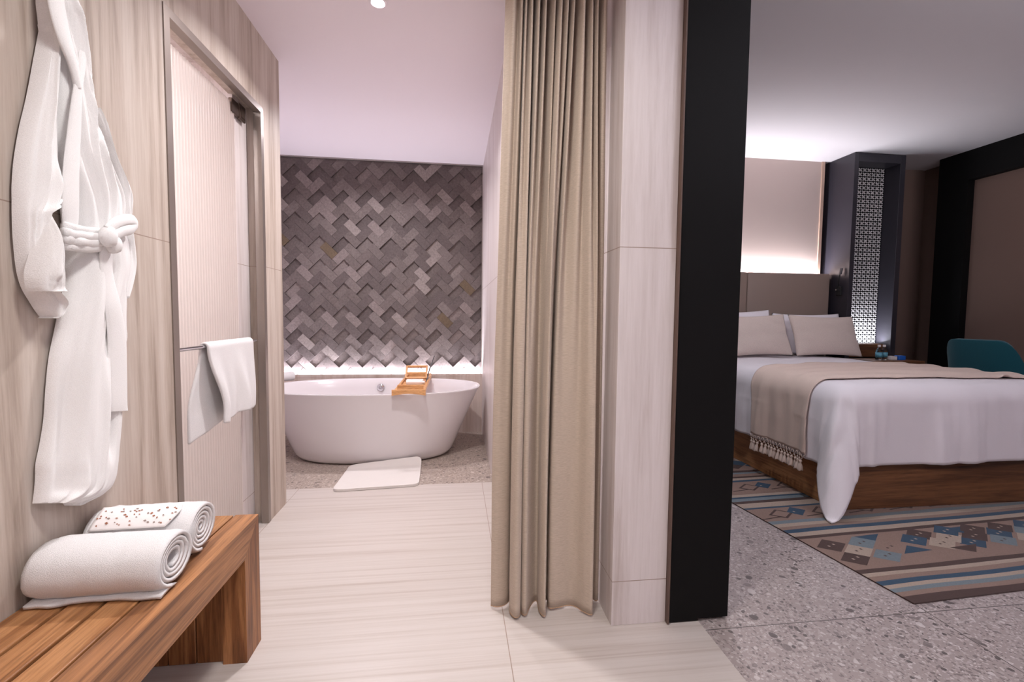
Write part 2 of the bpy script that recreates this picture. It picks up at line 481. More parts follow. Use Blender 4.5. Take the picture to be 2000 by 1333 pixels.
# shower cabin behind the glass
sh = MB()
sh.box((-2.12, 0.9, 0), (-2.08, 2.855, 2.46))
sh.box((-2.08, 0.86, 0), (-1.153, 0.9, 2.46))
sh.box((-2.08, 2.545, 0), (-1.135, 2.855, 2.46))
sh.box((-2.12, 0.86, 2.46), (-1.153, 2.855, 2.5))
tag(struct('wall_shower', sh, M['column_stone']), 'stone lined shower cabin behind the reeded glass', 'wall')
# bathroom shell
tag(sbox('wall_bath_left', (-1.80, 2.955, 0), (-1.705, 4.75, CZ), M['white_paint']), 'pale end wall left of the bathtub', 'wall')
tag(sbox('wall_bath_right', (0.279, 2.35, 0), (0.90, 4.75, CZ), travertine('bath_side_travertine', [(196, 184, 180), (214, 204, 202), (222, 214, 212)], (10, 10, 0.6), [(2, 1.458)], contrast=0.6)), 'pale stone wall right of the bathtub', 'wall')
tag(sbox('wall_wainscot', (-1.705, 4.602, 0), (0.279, 4.70, 0.575), M['bath_stone']), 'low stone ledge wall behind the bathtub', 'wall')
tag(sbox('trim_cove_lip', (-1.705, 4.600, 0.575), (0.279, 4.608, 0.602), M['bath_stone']), 'stone lip hiding the light strip behind the tub', 'trim')
# herringbone stone wall
hb = MB()
WB = 0.0795
X0, X1, Z0, Z1 = -1.700, 0.272, 0.575, 2.695
def clip(poly):
    for ax, val, sgn in ((0, X0, 1), (0, X1, -1), (1, Z0, 1), (1, Z1, -1)):
        out = []
        for i in range(len(poly)):
            a, b_ = poly[i - 1], poly[i]
            da, db = (a[ax] - val) * sgn, (b_[ax] - val) * sgn
            if (da >= 0) != (db >= 0):
                t = da / (da - db); out.append((a[0] + (b_[0] - a[0]) * t, a[1] + (b_[1] - a[1]) * t))
            if db >= 0: out.append(b_)
        poly = out
        if len(poly) < 3: return None
    return poly
c45 = math.sqrt(0.5)
rb = random.Random(11)
for i in range(-40, 41):
    for j in range(-40, 41):
        # lattice (1,1) and (2,-2); brick axes turned by 45 degrees
        bx, by = i * 1 + j * 2, i * 1 - j * 2
        for kind in (0, 1):
            g_ = 0.008
            q = [(bx, by), (bx + 2, by), (bx + 2, by + 1), (bx, by + 1)] if kind == 0 else [(bx + 2, by - 1), (bx + 3, by - 1), (bx + 3, by + 1), (bx + 2, by + 1)]
            mx, my = sum(p[0] for p in q) / 4, sum(p[1] for p in q) / 4
            q = [(mx + (p[0] - mx) * (1 - g_), my + (p[1] - my) * (1 - g_)) for p in q]
            # rotate so that (1,1) points up
            pl = [((p[0] - p[1]) * c45 * WB - 0.69, (p[0] + p[1]) * c45 * WB + 0.665) for p in q]
            pl = clip(pl)
            if not pl: continue
            d = rb.uniform(0, 0.003)
            if kind == 0:
                d += 0.020 if i % 2 == 0 else 0.004
            else:
                d += rb.choice((0, 0, 0.002, 0.005))
            hb.prism(pl, 1, 4.652 + d, 4.684)
hb.box((-1.705, 4.684, 0.575), (0.279, 4.70, CZ))
tag(struct('wall_back', hb, M['stone']), 'dark grey stone wall of raised herringbone blocks', 'wall')
tr = MB()
tr.box((-1.705, 4.636, 0.60), (-1.697, 4.655, 2.705)); tr.box((0.270, 4.636, 0.60), (0.279, 4.655, 2.705)); tr.box((-1.697, 4.636, 2.693), (0.270, 4.655, 2.705))
tag(struct('trim_stone_panel', tr, M['grey_metal']), 'thin metal trim around the herringbone wall', 'trim')
# ceilings
tag(sbox('ceiling', (-2.3, -1.7, CZ), (0.93, 4.75, CZ + 0.4), M['white_paint']), 'white ceiling over passage and bath', 'ceiling')
tag(sbox('ceiling_bedroom', (0.93, -1.7, BZ), (5.8, 5.0, BZ + 0.1), M['bed_paint']), 'white bedroom ceiling', 'ceiling')
# column and black panel
col = MB().box((0.606, 1.628, 0), (0.826, 2.35, CZ), 0.001, 1)
tag(struct('wall_column', col, M['column_stone']), 'pale stone column between curtain and black panel', 'wall')
tag(struct('wall_black_panel', MB().prism([(0.832, 0.004), (0.958, 0.004), (0.958, 0.012), (1.082, 0.012), (1.082, BZ), (0.832, BZ)], 1, 1.616, 4.75), M['black_wood']), 'tall black wooden partition end beside the column', 'wall')
tag(sbox('trim_brown_edge', (0.8265, 1.606, 0.004), (0.832, 1.66, CZ), M['brown_edge']), 'narrow brown edge strip of the black partition', 'trim')
# unseen enclosing walls
tag(sbox('wall_front', (-2.3, -1.8, 0), (5.8, -1.7, BZ), M['white_paint']), 'wall behind the viewer', 'wall')
# bedroom walls
YB = 4.76
tag(sbox('wall_bed', (1.082, YB, 0), (4.16, YB + 0.1, BZ), M['wall_fabric']), 'beige fabric wall above the headboard', 'wall')
tag(sbox('trim_wall_fabric_edge', (4.125, YB - 0.012, 0), (4.16, YB, BZ), plain('beige_trim', (190, 160, 142), 0.6)), 'beige edge strip between fabric wall and dark cabinet', 'trim')
tag(sbox('wall_bed_corner', (4.16, 4.84, 0), (5.56, 4.94, BZ), M['wall_brown']), 'brown wall right of the lattice cabinet', 'wall')
tag(sbox('wall_right', (5.56, -1.7, 0), (5.66, 4.94, BZ), M['wall_brown']), 'brown side wall of the bedroom', 'wall')
tag(sbox('wall_right_panel', (5.42, -1.7, 0), (5.56, 4.2, 2.68), M['wall_brown']), 'brown fabric panel inside the black frame', 'wall')
fr = MB()
fr.box((5.34, 4.198, 0), (5.56, 4.498, BZ)); fr.box((5.34, -1.7, 2.672), (5.56, 4.198, BZ))
tag(struct('trim_black_frame', fr, M['black_wood']), 'black wooden frame around the brown wall panel', 'trim')

# ------------------------------------------------------------------ shower door
fx0, fx1 = XL - 0.035, XL + 0.004
df = MB()
df.prism([(DY0 - 0.003, 0), (DY0 + 0.032, 0), (DY0 + 0.032, DZ - 0.030), (DY1 - 0.030, DZ - 0.030), (DY1 - 0.030, 0), (DY1 + 0.003, 0), (DY1 + 0.003, DZ + 0.003), (DY0 - 0.003, DZ + 0.003)], 0, fx0, fx1)
tag(struct('trim_door_frame', df, M['bronze']), 'champagne metal frame around the shower doorway', 'trim')
GX = -1.128
gy0, gy1, gz0, gz1 = DY0 + 0.005, 2.538, 0.012, 2.262
door = MB()
NF = 31
rows_f, rows_b = [], []
ys = []
for k in range(NF * 6 + 1):
    y = lerp(gy0, gy1, k / (NF * 6))
    a = 0.0045 * abs(math.sin(math.pi * (k / 6))) 
    ys.append((y, a))
for z in (gz0, gz1):
    rows_f.append([Vector((GX + 0.003 + a, y, z)) for y, a in ys])
    rows_b.append([Vector((GX - 0.005, y, z)) for y, a in ys])
loop = [rows_f[0], rows_f[1], rows_b[1], rows_b[0]]
door.grid(loop, closed_v=True)
d_o = tag(door.build('door_1', M['frost'], smooth=True, angle=40, kind='structure'), 'reeded frosted glass shower door', 'door')
hg = MB()
hg.box((GX + 0.004, 2.572, 2.208), (GX + 0.016, 2.640, 2.288), 0.003)
hg.box((GX - 0.006, 2.50, 2.214), (GX + 0.012, 2.600, 2.282), 0.003)
hg.box((GX + 0.016, 2.585, 2.222), (GX + 0.019, 2.630, 2.274), 0.001)
hg.build('hinge', plain('dark_bronze', (96, 82, 74), 0.3, 0.8), d_o)
hg = MB()
hg.box((GX - 0.014, 2.610, 0.006), (GX + 0.016, 2.680, 0.052), 0.003)
hg.build('hinge', M['chrome'], d_o)
tb = MB()
BX, BZ1 = -1.078, 1.050
tb.tube([(BX, 1.905, BZ1), (BX, 2.62, BZ1)], 0.0085, 14)
for y in (1.93, 2.575):
    tb.tube([(BX, y, BZ1), (GX - 0.012, y, BZ1)], 0.0075, 12)
    tb.lathe([(0.013, 0.0), (0.013, 0.006)], (GX + 0.006, y, BZ1), 14, 'x')
tb.build('towel_bar', M['chrome'], d_o, smooth=True, angle=40)

# towel over the bar
def sheet(mb, rows, nu, nv, hfun, X):
    """cloth from pixel rows (y, xl, xr) laid on the plane x = X, pushed out by hfun(u, v)"""
    L = [tuple(at_x(r[1], r[0] if len(r) < 4 else r[3], X)) for r in rows]
    Rr = [tuple(at_x(r[2], r[0] if len(r) < 5 else r[4], X)) for r in rows]
    out = []
    for j in range(nv + 1):
        t = j / nv * (len(rows) - 1)
        a, b = Vector(cr(L, t)), Vector(cr(Rr, t))
        row = []
        for i in range(nu + 1):
            u = i / nu
            p = a.lerp(b, u); p.x += hfun(u, j / nv)
            row.append(p)
        out.append(row)
    mb.grid(out)
    return out
ht = MB()
ya, yb = 2.105, 2.545
def towel_pt(u, s, layer=0):
    # s: path length from the front hem (negative) over the bar (0) to the back hem
    y = lerp(ya, yb, u)
    r = 0.016
    fold = 0.012 * math.sin(u * 11 + 1.0) + 0.006 * math.sin(u * 23)
    if abs(s) <= r * 1.57:
        a = s / r
        return Vector((BX - math.sin(a) * r, y, BZ1 + math.cos(a) * r))
    d = abs(s) - r * 1.57
    k = sstep(0, 0.3, d)
    if s < 0:
        zz = BZ1 - d
        return Vector((BX + r + k * (0.018 + fold * 1.2), y + k * (0.055 * (1 - u)) + 0.012 * k * math.sin(d * 9), zz))
    return Vector((BX - r - k * (0.012 + fold * 0.3), y - k * (0.075 * (1 - u) - 0.03 * u), BZ1 - d))
NU, NS = 40, 60
rows = []
for j in range(NS + 1):
    row = []
    for i in range(NU + 1):
        u = i / NU
        lf, lb = lerp(0.375, 0.365, u) + 0.008 * math.sin(u * 9), lerp(0.435, 0.345, u)
        s = lerp(-lf, lb, j / NS)
        row.append(towel_pt(u, s))
    rows.append(row)
ht.grid(rows)
hand = tag(ht.build('hand_towel', M['terry'], smooth=True, mods=[('SOLIDIFY', dict(thickness=0.014, offset=0)), ('SUBSURF', dict(levels=1, render_levels=1))]), 'white towel draped over the bar of the shower door', 'towel')

# ------------------------------------------------------------------ bench
BT = 0.473
bench = thing('bench', (-0.875, 0.8, 0), 'long slatted teak bench along the stone wall', 'bench')
by0, by1 = -0.25, 1.700
xs = [(-1.050, -0.9550), (-0.9455, -0.8705), (-0.8610, -0.7865)]
for a, b_ in xs:
    MB().box((a, by0, BT - 0.035), (b_, by1 - 0.0, BT), 0.003).build('slat', M['teak_y'], bench)
MB().prism([(by0, BT), (by1, BT), (by1 - 0.112, BT - 0.110), (by0 + 0.112, BT - 0.110)], 0, -0.7795, -0.702).build('apron', M['teak_dark'], bench)
for y in (0.3, 0.9, 1.4):
    MB().box((-1.05, y, BT - 0.085), (-0.78, y + 0.05, BT - 0.036)).build('cross_rail', M['teak_dark'], bench)
for y0, y1, e in ((by1 - 0.112, by1, 1), (by0, by0 + 0.112, -1)):
    lg = MB()
    if e > 0: lg.prism([(y0, 0), (y1, 0), (y1, BT - 0.0005), (y0, BT - 0.1105)], 0, -0.7795, -0.702)
    else: lg.prism([(y0, 0), (y1, 0), (y1, BT - 0.1105), (y0, BT - 0.0005)], 0, -0.7795, -0.702)
    for a, b_ in ((-1.050, -0.962), (-0.959, -0.872), (-0.869, -0.782)):
        lg.box((a, y0 + 0.014, 0), (b_, y1 - 0.001, BT - 0.036), 0.002, 1)
    lg.build('leg', M['teak_z'], bench)

# rolled towels
def rolled_towel(name, cx0, cx1, cy, rad, squash, turns, yaw, label, flap=0.0, seed=0):
    mb = MB()
    n = 26 * turns
    t_ = 0.0135 * rad / 0.075
    prof = []
    r0 = rad - t_ * turns * 0.98
    for k in range(n + 1):
        a = 2 * math.pi * k / 26
        r = max(0.008, r0 + (rad - r0) * k / n)
        prof.append((a + math.pi * 1.45 - 2 * math.pi * turns, r))
    L = cx1 - cx0
    rows = []
    NX = 28
    for q in range(NX + 1):
        x = q / NX
        row = []
        for k, (a, r) in enumerate(prof):
            e = sstep(0, 0.10, x) * sstep(0, 0.06, 1 - x)
            rr = r * (0.93 + 0.07 * e) + 0.0025 * nz(x * 5 + seed, a * 0.8, seed) + 0.0018 * nz(x * 22, a * 3, seed) + 0.0022 * nz(a * 0.9, seed * 3.1, x * 2)
            lay = 0.010 * (1 - k / n) * (x - 0.5) * 2
            py = math.cos(a) * rr * 1.06
            pz = math.sin(a) * rr * squash
            pz = max(pz, -rad * squash * 0.93)
            row.append(Vector(((x - 0.5) * L - lay, py, pz)))
        if flap:
            lx, ly, lz = row[-1]
            for m_ in range(1, 5):
                row.append(Vector((lx + 0.004 * nz(x * 9, m_), -rad * 0.30 - flap * m_ / 4 + 0.012 * nz(x * 6 + 3, 0.5), -rad * squash * 0.93 - 0.000 + 0.004 * (4 - m_) / 4)))
        rows.append(row)
    mb.grid(rows)
    Rm = Matrix.Rotation(yaw, 3, 'Z')
    c = Vector(((cx0 + cx1) / 2, cy, BT + rad * squash * 0.93 + 0.008))
    for v in mb.bm.verts: v.co = c + Rm @ v.co
    return tag(mb.build(name, M['terry'], smooth=True, mods=[('SOLIDIFY', dict(thickness=t_ * 0.62, offset=0))]), label, 'towel')
rolled_towel('rolled_towel', -1.035, -0.735, 1.275, 0.082, 0.84, 4, R(2), 'plain rolled white towel on the bench, nearer of the two rolls', flap=0.05, seed=1)
rolled_towel('rolled_towel', -1.035, -0.760, 1.452, 0.080, 0.90, 5, R(3), 'rolled white towel on the bench under the printed paper band', seed=5)
# printed band over the rear towel
def band_pt(u, v):
    # u along the roll, v across; follows the roll of radius .082 around (y 1.47)
    x = lerp(-1.010, -0.795, u)
    a = lerp(R(104), R(152), v)
    yy = 1.452 + math.cos(a) * 0.0915 * 1.06 + (x + 0.9) * 0.05
    zz = BT + 0.080 * 0.90 * 0.93 + 0.008 + math.sin(a) * 0.0915 * 0.90 + 0.001
    return Vector((x, yy, zz))
pb = MB()
rws = []
for j in range(13):
    v = j / 12
    e0 = 0.0 + 0.02 * math.sin(v * 3)
    e1 = 1.0 - 0.20 * abs(v - 0.35) ** 1.5
    rws.append([band_pt(lerp(e0, e1, i / 24), v) for i in range(25)])
pb.grid(rws)
band = tag(pb.build('paper_band', M['card'], smooth=True, mods=[('SOLIDIFY', dict(thickness=0.0012, offset=1))]), 'ivory paper band with small rust leaf print lying on the rear rolled towel', 'paper band')
pr = MB(); rp = random.Random(4)
for cl in range(5):
    cu = 0.12 + cl * 0.19
    for q in range(10):
        uu = cu + rp.uniform(-0.075, 0.075); vv = min(0.93, max(0.08, 0.50 + rp.uniform(-0.36, 0.36)))
        du, dv = rp.uniform(0.012, 0.024), rp.uniform(0.022, 0.04)
        pts = [band_pt(uu - du, vv), band_pt(uu, vv - dv), band_pt(uu + du, vv + 0.02), band_pt(uu, vv + dv)]
        pr.mi = rp.choice((0, 0, 1))
        pr.face([p + Vector((0, (p.y - 1.452) * 0.022, 0.0022)) for p in pts])
pr.build('print', [M['rust'], M['greyprint']], band)

# ------------------------------------------------------------------ bathrobe
RX = -0.995
WX = XL + 0.006
robe = thing('bathrobe', (WX, 1.40, 0.75), 'white waffle bathrobe hanging on the stone wall above the bench, belt tied', 'bathrobe')
def ridge(u, v, path, wd, amp):
    """gaussian ridge along path [(v, u), ...]"""
    if v < path[0][0] - 0.03 or v > path[-1][0] + 0.03: return 0
    for k in range(len(path) - 1):
        if v <= path[k + 1][0] or k == len(path) - 2:
            f = (v - path[k][0]) / (path[k + 1][0] - path[k][0]); f = max(0, min(1, f))
            uc = lerp(path[k][1], path[k + 1][1], f)
            break
    fade = sstep(path[0][0] - 0.03, path[0][0] + 0.06, v) * (1 - sstep(path[-1][0] - 0.06, path[-1][0] + 0.03, v))
    return amp * fade * math.exp(-((u - uc) / wd) ** 2)
def robe_part(name, rows, thick, ridges=(), nu=44, nv=90, base=0.012, X=RX, seed=0, edge=0.5, ripple=0.003, mat=None, xoff=0.0, back=0.014, lift=0.0):
    mb = MB()
    def hf(u, v):
        dome = (max(0.0, 1 - (2 * u - 1) ** 2)) ** edge
        vend = min(1, (v + 0.02) * 14) * min(1, (1.02 - v) * 22)
        h = base + thick * dome * (0.55 + 0.45 * vend)
        for pth, wd, am in ridges: h += ridge(u, v, pth, wd, am)
        h += ripple * (nz(u * 7 + seed, v * 4, seed) * 2 + 1.0 * nz(u * 17 + seed, v * 3.2, seed + 3) + 0.5 * nz(u * 34, v * 7 + seed, seed))
        return max(h, base * 0.6) * (1 - lift * (1 - sstep(0.0, 0.42, v))) + xoff
    L = [tuple(at_x(r[1], r[0], WX + base + xoff)) for r in rows]
    Q = [tuple(at_x(r[2], r[0], WX + base + xoff + 0.55 * thick)) for r in rows]
    F, Bk = [], []
    for j in range(nv + 1):
        t = j / nv * (len(rows) - 1)
        a, b_ = Vector(cr(L, t)), Vector(cr(Q, t))
        fr_, bk = [], []
        for i in range(nu + 1):
            u = i / nu; p = a.lerp(b_, u)
            fr_.append(Vector((WX + hf(u, j / nv), p.y, p.z)))
            bk.append(Vector((WX + max(0.002, hf(u, j / nv) - back if back else 0.002), p.y, p.z)))
        F.append(fr_); Bk.append(bk)
    V1 = mb.grid(F); V2 = mb.grid(Bk)
    bm = mb.bm
    for j in range(nv):
        bm.faces.new((V1[j][0], V2[j][0], V2[j + 1][0], V1[j + 1][0])); bm.faces.new((V1[j][-1], V1[j + 1][-1], V2[j + 1][-1], V2[j][-1]))
    for i in range(nu):
        bm.faces.new((V1[0][i], V1[0][i + 1], V2[0][i + 1], V2[0][i])); bm.faces.new((V1[-1][i], V2[-1][i], V2[-1][i + 1], V1[-1][i + 1]))
    return mb.build(name, mat or M['waffle'], robe, smooth=True, angle=75)
body_rows = [(-60, 82, 128), (0, 78, 146), (40, 82, 158), (90, 86, 166), (150, 94, 172), (210, 98, 186), (270, 102, 205), (330, 112, 230), (385, 122, 252), (440, 128, 253), (480, 132, 260), (520, 135, 264), (560, 131, 257), (600, 123, 252), (650, 113, 251), (700, 103, 250), (760, 97, 248), (820, 93, 246), (870, 85, 243), (905, 78, 240), (935, 77, 234), (960, 75, 218), (984, 72, 160)]
robe_part('robe_body', body_rows, 0.050, [
    ([(0.02, 0.55), (0.12, 0.86), (0.2, 0.82)], 0.06, 0.016),
    ([(0.0, 0.35), (0.12, 0.68), (0.2, 0.76)], 0.05, 0.014),
    ([(0.03, 0.20), (0.16, 0.50), (0.26, 0.62)], 0.07, -0.010),
    ([(0.16, 0.86), (0.30, 0.44), (0.41, 0.36)], 0.05, 0.012),
    ([(0.2, 0.95), (0.3, 0.62), (0.42, 0.50)], 0.045, 0.010),
    ([(0.22, 0.80), (0.42, 0.78)], 0.05, -0.012),
    ([(0.28, 0.15), (0.42, 0.22)], 0.05, 0.008),
    ([(0.46, 0.44), (0.55, 0.50), (0.72, 0.50)], 0.05, -0.012),
    ([(0.46, 0.16), (0.60, 0.26), (0.98, 0.34)], 0.09, 0.014),
    ([(0.60, 0.62), (0.85, 0.72)], 0.07, -0.026),
    ([(0.66, 0.48), (0.97, 0.56)], 0.06, 0.012),
    ([(0.70, 0.10), (0.99, 0.12)], 0.06, -0.010),
    ([(0.80, 0.30), (0.99, 0.42)], 0.03, -0.007),
    ([(0.72, 0.88), (0.96, 0.9)], 0.08, 0.008)], nv=130, nu=60, seed=2, edge=0.6)
# under layer of the skirt that shows below the hem
robe_part('robe_lining', [(860, 100, 236), (930, 108, 228), (965, 120, 205), (980, 128, 176), (988, 134, 160)], 0.004, nv=20, nu=20, seed=9)
# shawl collar: two folded bands from the hook to the crossing above the belt
def strip(name, path, wid, lift, mat=None, n=60, thick=0.010, flatk=1.0):
    """flattened band along pixel path on the robe: (px, py, width_px, height from the wall)"""
    mb = MB()
    rows = []
    for k in range(n + 1):
        t = k / n * (len(path) - 1)
        px, py, wd, h = cr(path, t)
        p2 = cr(path, min(len(path) - 1, t + 0.05)); p1 = cr(path, max(0, t - 0.05))
        dx, dy = p2[0] - p1[0], p2[1] - p1[1]
        l = math.hypot(dx, dy) or 1; nx, ny = -dy / l, dx / l
        row = []
        m = 14
        for q in range(m):
            a = 2 * math.pi * q / m
            o_ = math.cos(a) * wd / 2
            P = at_x(px + nx * o_, py + ny * o_, WX + h)
            P.x = WX + h + math.sin(a) * thick * (0.75 + 0.25 * flatk)
            row.append(P)
        rows.append(row)
    V = mb.grid(rows, closed_u=True)
    for r_ in (V[0], V[-1]): mb.bm.faces.new(r_)
    return mb.build(name, mat or M['waffle'], robe, smooth=True)
strip('collar', [(104, -50, 30, 0.050), (110, 10, 30, 0.056), (124, 70, 24, 0.062), (142, 125, 15, 0.064), (152, 172, 9, 0.064)], 1, 1, thick=0.009)
strip('collar', [(122, -40, 22, 0.050), (150, 14, 14, 0.050), (162, 60, 14, 0.052), (160, 120, 15, 0.060), (151, 180, 18, 0.064), (145, 250, 26, 0.061), (139, 330, 32, 0.058), (137, 400, 34, 0.054), (138, 455, 28, 0.044)], 1, 1, thick=0.006)
# left sleeve: long outer tube and the turned cuff in front
robe_part('sleeve', [(50, 84, 100), (110, 73, 108), (190, 58, 112), (250, 44, 116), (310, 34, 122), (360, 30, 127), (392, 30, 112), (415, 30, 88), (450, 31, 84), (490, 34, 76), (530, 39, 74), (562, 48, 98), (590, 64, 130), (606, 74, 126), (622, 86, 100)], 0.042, [
    ([(0.0, 0.8), (0.2, 0.72), (0.42, 0.9)], 0.10, -0.022),
    ([(0.3, 0.55), (0.55, 0.62), (0.9, 0.5)], 0.12, 0.012),
    ([(0.34, 0.95), (0.44, 0.80), (0.5, 0.5)], 0.10, 0.018),
    ([(0.55, 0.95), (0.75, 0.92), (0.85, 0.75)], 0.10, -0.030),
    ([(0.1, 0.35), (0.35, 0.3)], 0.10, 0.008)], nv=90, nu=36, seed=4, edge=0.55, base=0.010)
robe_part('cuff', [(390, 111, 115), (420, 98, 115), (460, 89, 119), (505, 79, 126), (540, 75, 130), (560, 77, 132), (570, 80, 132)], 0.028, [
    ([(0.05, 0.3), (0.7, 0.25)], 0.15, 0.010), ([(0.2, 0.8), (0.9, 0.75)], 0.12, -0.006)], nv=40, nu=24, seed=6, base=0.060, edge=0.5, back=0.03, lift=0.55)
# right sleeve behind the body, belt, knot, loop, tail, pocket
robe_part('sleeve', [(210, 184, 190), (300, 204, 218), (355, 222, 246), (385, 226, 256), (430, 228, 254), (480, 230, 262), (520, 226, 266), (560, 222, 256), (585, 222, 246)], 0.030, [], nv=40, nu=20, seed=12, base=0.006)
bl = MB()
for dy, hh, wd in ((-15, 0.056, 15), (-4, 0.064, 17), (8, 0.062, 17), (20, 0.056, 16)):
    path = [(120 + abs(dy) * 0.2, 457 + dy, 0.022), (127, 458 + dy * 1.05, hh - 0.006), (150, 463 + dy, hh + 0.006), (180, 467 + dy * 0.95, hh + 0.010), (205, 467 + dy * 0.75, hh + 0.006), (228, 463 + dy * 0.6, hh - 0.006), (244, 462 + dy * 0.5, 0.026)]
    P = []
    for k in range(41):
        px, py, h = cr(path, k / 40 * 6)
        P.append(at_x(px, py + 1.6 * nz(k * 0.21, dy), WX + h + 0.003 * nz(k * 0.3, dy)))
    bl.tube(P, 0.0118, 10, flat=(1.0, 0.5), up=(0, 0, 1))
bl.build('belt', M['waffle'], robe, smooth=True)
kn = MB()
for (px, py, h, rx, rz, tilt) in ((212, 462, 0.090, 0.024, 0.030, 0.3), (222, 478, 0.082, 0.020, 0.026, -0.3)):
    t = bmesh.new(); bmesh.ops.create_icosphere(t, subdivisions=3, radius=1.0)
    c = at_x(px, py, WX + h)
    for v in t.verts:
        q = v.co.copy(); k = 1 + 0.10 * nz(q.y * 2.2, q.z * 2.2, tilt)
        v.co = c + Vector((q.x * 0.020 * k, q.y * rx * k, q.z * rz * k))
    kn.merge(t)
kn.build('knot', M['waffle'], robe, smooth=True)
lp = MB()
path = [(210, 450), (224, 437), (242, 430), (258, 430), (264, 438), (256, 448), (240, 452), (224, 460), (214, 464)]
hs = [0.092, 0.094, 0.090, 0.082, 0.076, 0.080, 0.088, 0.092, 0.090]
P = []
for k in range(49):
    t = k / 48 * (len(path) - 1)
    px, py = cr(path, t); h = cr([(x,) for x in hs], t)[0]
    P.append(at_x(px, py, WX + h))
lp.tube(P, 0.0085, 10, flat=(0.8, 1.9), up=(1, 0, 0))
lp.build('belt_loop', M['waffle'], robe, smooth=True)
strip('belt_tail', [(206, 478, 20, 0.066), (208, 540, 26, 0.060), (220, 600, 32, 0.064), (228, 660, 36, 0.060), (229, 730, 38, 0.056), (230, 785, 37, 0.054), (231, 804, 38, 0.052)], 1, 1, thick=0.007)
robe_part('pocket', [(545, 186, 249), (570, 187, 249), (620, 188, 250), (660, 189, 249), (682, 192, 248)], 0.006, nv=16, nu=16, seed=3, xoff=0.034, back=0.01)
hk = MB()
hp = at_x(100, -80, RX)
hk.lathe([(0.0, 0.0), (0.022, 0.0), (0.022, 0.006), (0.008, 0.008), (0.008, 0.055), (0.013, 0.06), (0.0, 0.064)], (XL, hp.y, hp.z), 20, 'x', cap=False)
tag(hk.build('wall_hook', M['chrome'], smooth=True, angle=40), 'metal robe hook on the stone wall holding the bathrobe', 'hook')

# ------------------------------------------------------------------ bathtub
TC = (-0.675, 4.005)
tub = thing('bathtub', (TC[0], TC[1], 0), 'white oval freestanding bathtub before the stone block wall', 'bathtub')
def oval(a, b_, z, n=96, e=2.35):
    r = []
    for i in range(n):
        t = 2 * math.pi * i / n
        c, s_ = math.cos(t), math.sin(t)
        r.append(Vector((TC[0] + a * math.copysign(abs(c) ** (2 / e), c), TC[1] + b_ * math.copysign(abs(s_) ** (2 / e), s_), z)))
    return r
ZR = 0.580
tm = MB()
prof = [(0.545, 0.300, 0.0), (0.600, 0.335, 0.004), (0.632, 0.358, 0.018), (0.655, 0.372, 0.045), (0.690, 0.388, 0.12), (0.745, 0.410, 0.25), (0.815, 0.440, 0.41), (0.868, 0.464, 0.53), (0.890, 0.474, 0.568), (0.897, 0.477, 0.577), (0.896, 0.4765, 0.5815), (0.880, 0.462, 0.5835), (0.868, 0.450, 0.580), (0.858, 0.440, 0.570), (0.835, 0.425, 0.50), (0.780, 0.390, 0.35), (0.700, 0.350, 0.22), (0.600, 0.300, 0.165), (0.40, 0.20, 0.155), (0.10, 0.05, 0.152)]
rows = [oval(a, b_, z) for a, b_, z in prof]
V = tm.grid(rows, closed_u=True)
tm.bm.faces.new(V[0]); tm.bm.faces.new(V[-1])
tm.build('tub_shell', M['tub'], tub, smooth=True, angle=50)
ov = MB()
oc = (-0.700, 4.424, 0.500)
ov.lathe([(0.0, -0.030), (0.016, -0.030), (0.018, -0.020), (0.034, -0.012), (0.036, -0.004), (0.030, 0.004)], oc, 24, 'y', cap=False)
ov.tube([(oc[0], oc[1] - 0.03, oc[2] - 0.004), (oc[0], oc[1] - 0.034, oc[2] + 0.030)], 0.007, 10)
ov.build('overflow_knob', M['chrome'], tub, smooth=True, angle=40)
dr = MB(); dr.lathe([(0.0, 0.004), (0.032, 0.004), (0.036, 0.0)], (TC[0], TC[1], 0.154), 24, 'z', cap=False)
dr.build('drain', M['chrome'], tub, smooth=True, angle=40)

# wooden bath tray across the tub
tx0, tx1 = -0.462, -0.226
tz = 0.5845
tray = thing('bath_tray', (-0.344, 4.0, tz), 'bamboo bath tray with a raised rack across the white bathtub', 'bath tray')
ft = MB()
fp = []
for k in range(13):
    t = k / 12
    fp.append((lerp(tx0 - 0.012, tx1 + 0.006, t), tz - 0.004 + 0.014 * math.sin(math.pi * t)))
ft.prism(fp + [(tx1 + 0.006, tz + 0.040), (tx0 - 0.012, tz + 0.040)], 1, 3.492, 3.516)
ft.build('front_rail', M['bamboo'], tray)
for x in (tx0, tx1 - 0.016):
    MB().box((x, 3.516, tz + 0.002), (x + 0.016, 4.50, tz + 0.034), 0.002).build('side_rail', M['bamboo'], tray)
MB().box((tx0, 4.50, tz + 0.002), (tx1, 4.52, tz + 0.036), 0.003).build('back_rail', M['bamboo'], tray)
MB().box((tx0 + 0.017, 3.60, tz + 0.003), (tx1 - 0.017, 3.622, tz + 0.062), 0.002).build('divider', M['bamboo'], tray)
dk = MB()
for k in range(9):
    y = 3.64 + k * 0.095
    dk.box((tx0 + 0.016, y, tz + 0.006), (tx1 - 0.016, y + 0.078, tz + 0.014), 0.001, 1)
dk.build('deck', M['bamboo'], tray)
rk = MB()
Rx = Matrix.Rotation(R(38), 3, 'X')
for (a, b_) in (((tx0 + 0.02, 4.12, tz + 0.03), (tx1 - 0.02, 4.135, tz + 0.05)), ((tx0 + 0.02, 4.27, tz + 0.03), (tx1 - 0.02, 4.285, tz + 0.05)), ((tx0 + 0.02, 4.12, tz + 0.03), (tx0 + 0.035, 4.285, tz + 0.05)), ((tx1 - 0.035, 4.12, tz + 0.03), (tx1 - 0.02, 4.285, tz + 0.05)), ((tx0 + 0.035, 4.19, tz + 0.035), (tx1 - 0.035, 4.205, tz + 0.045))):
    rk.box(a, b_, 0.002, 1, Rx, (0, 4.12, tz + 0.03))
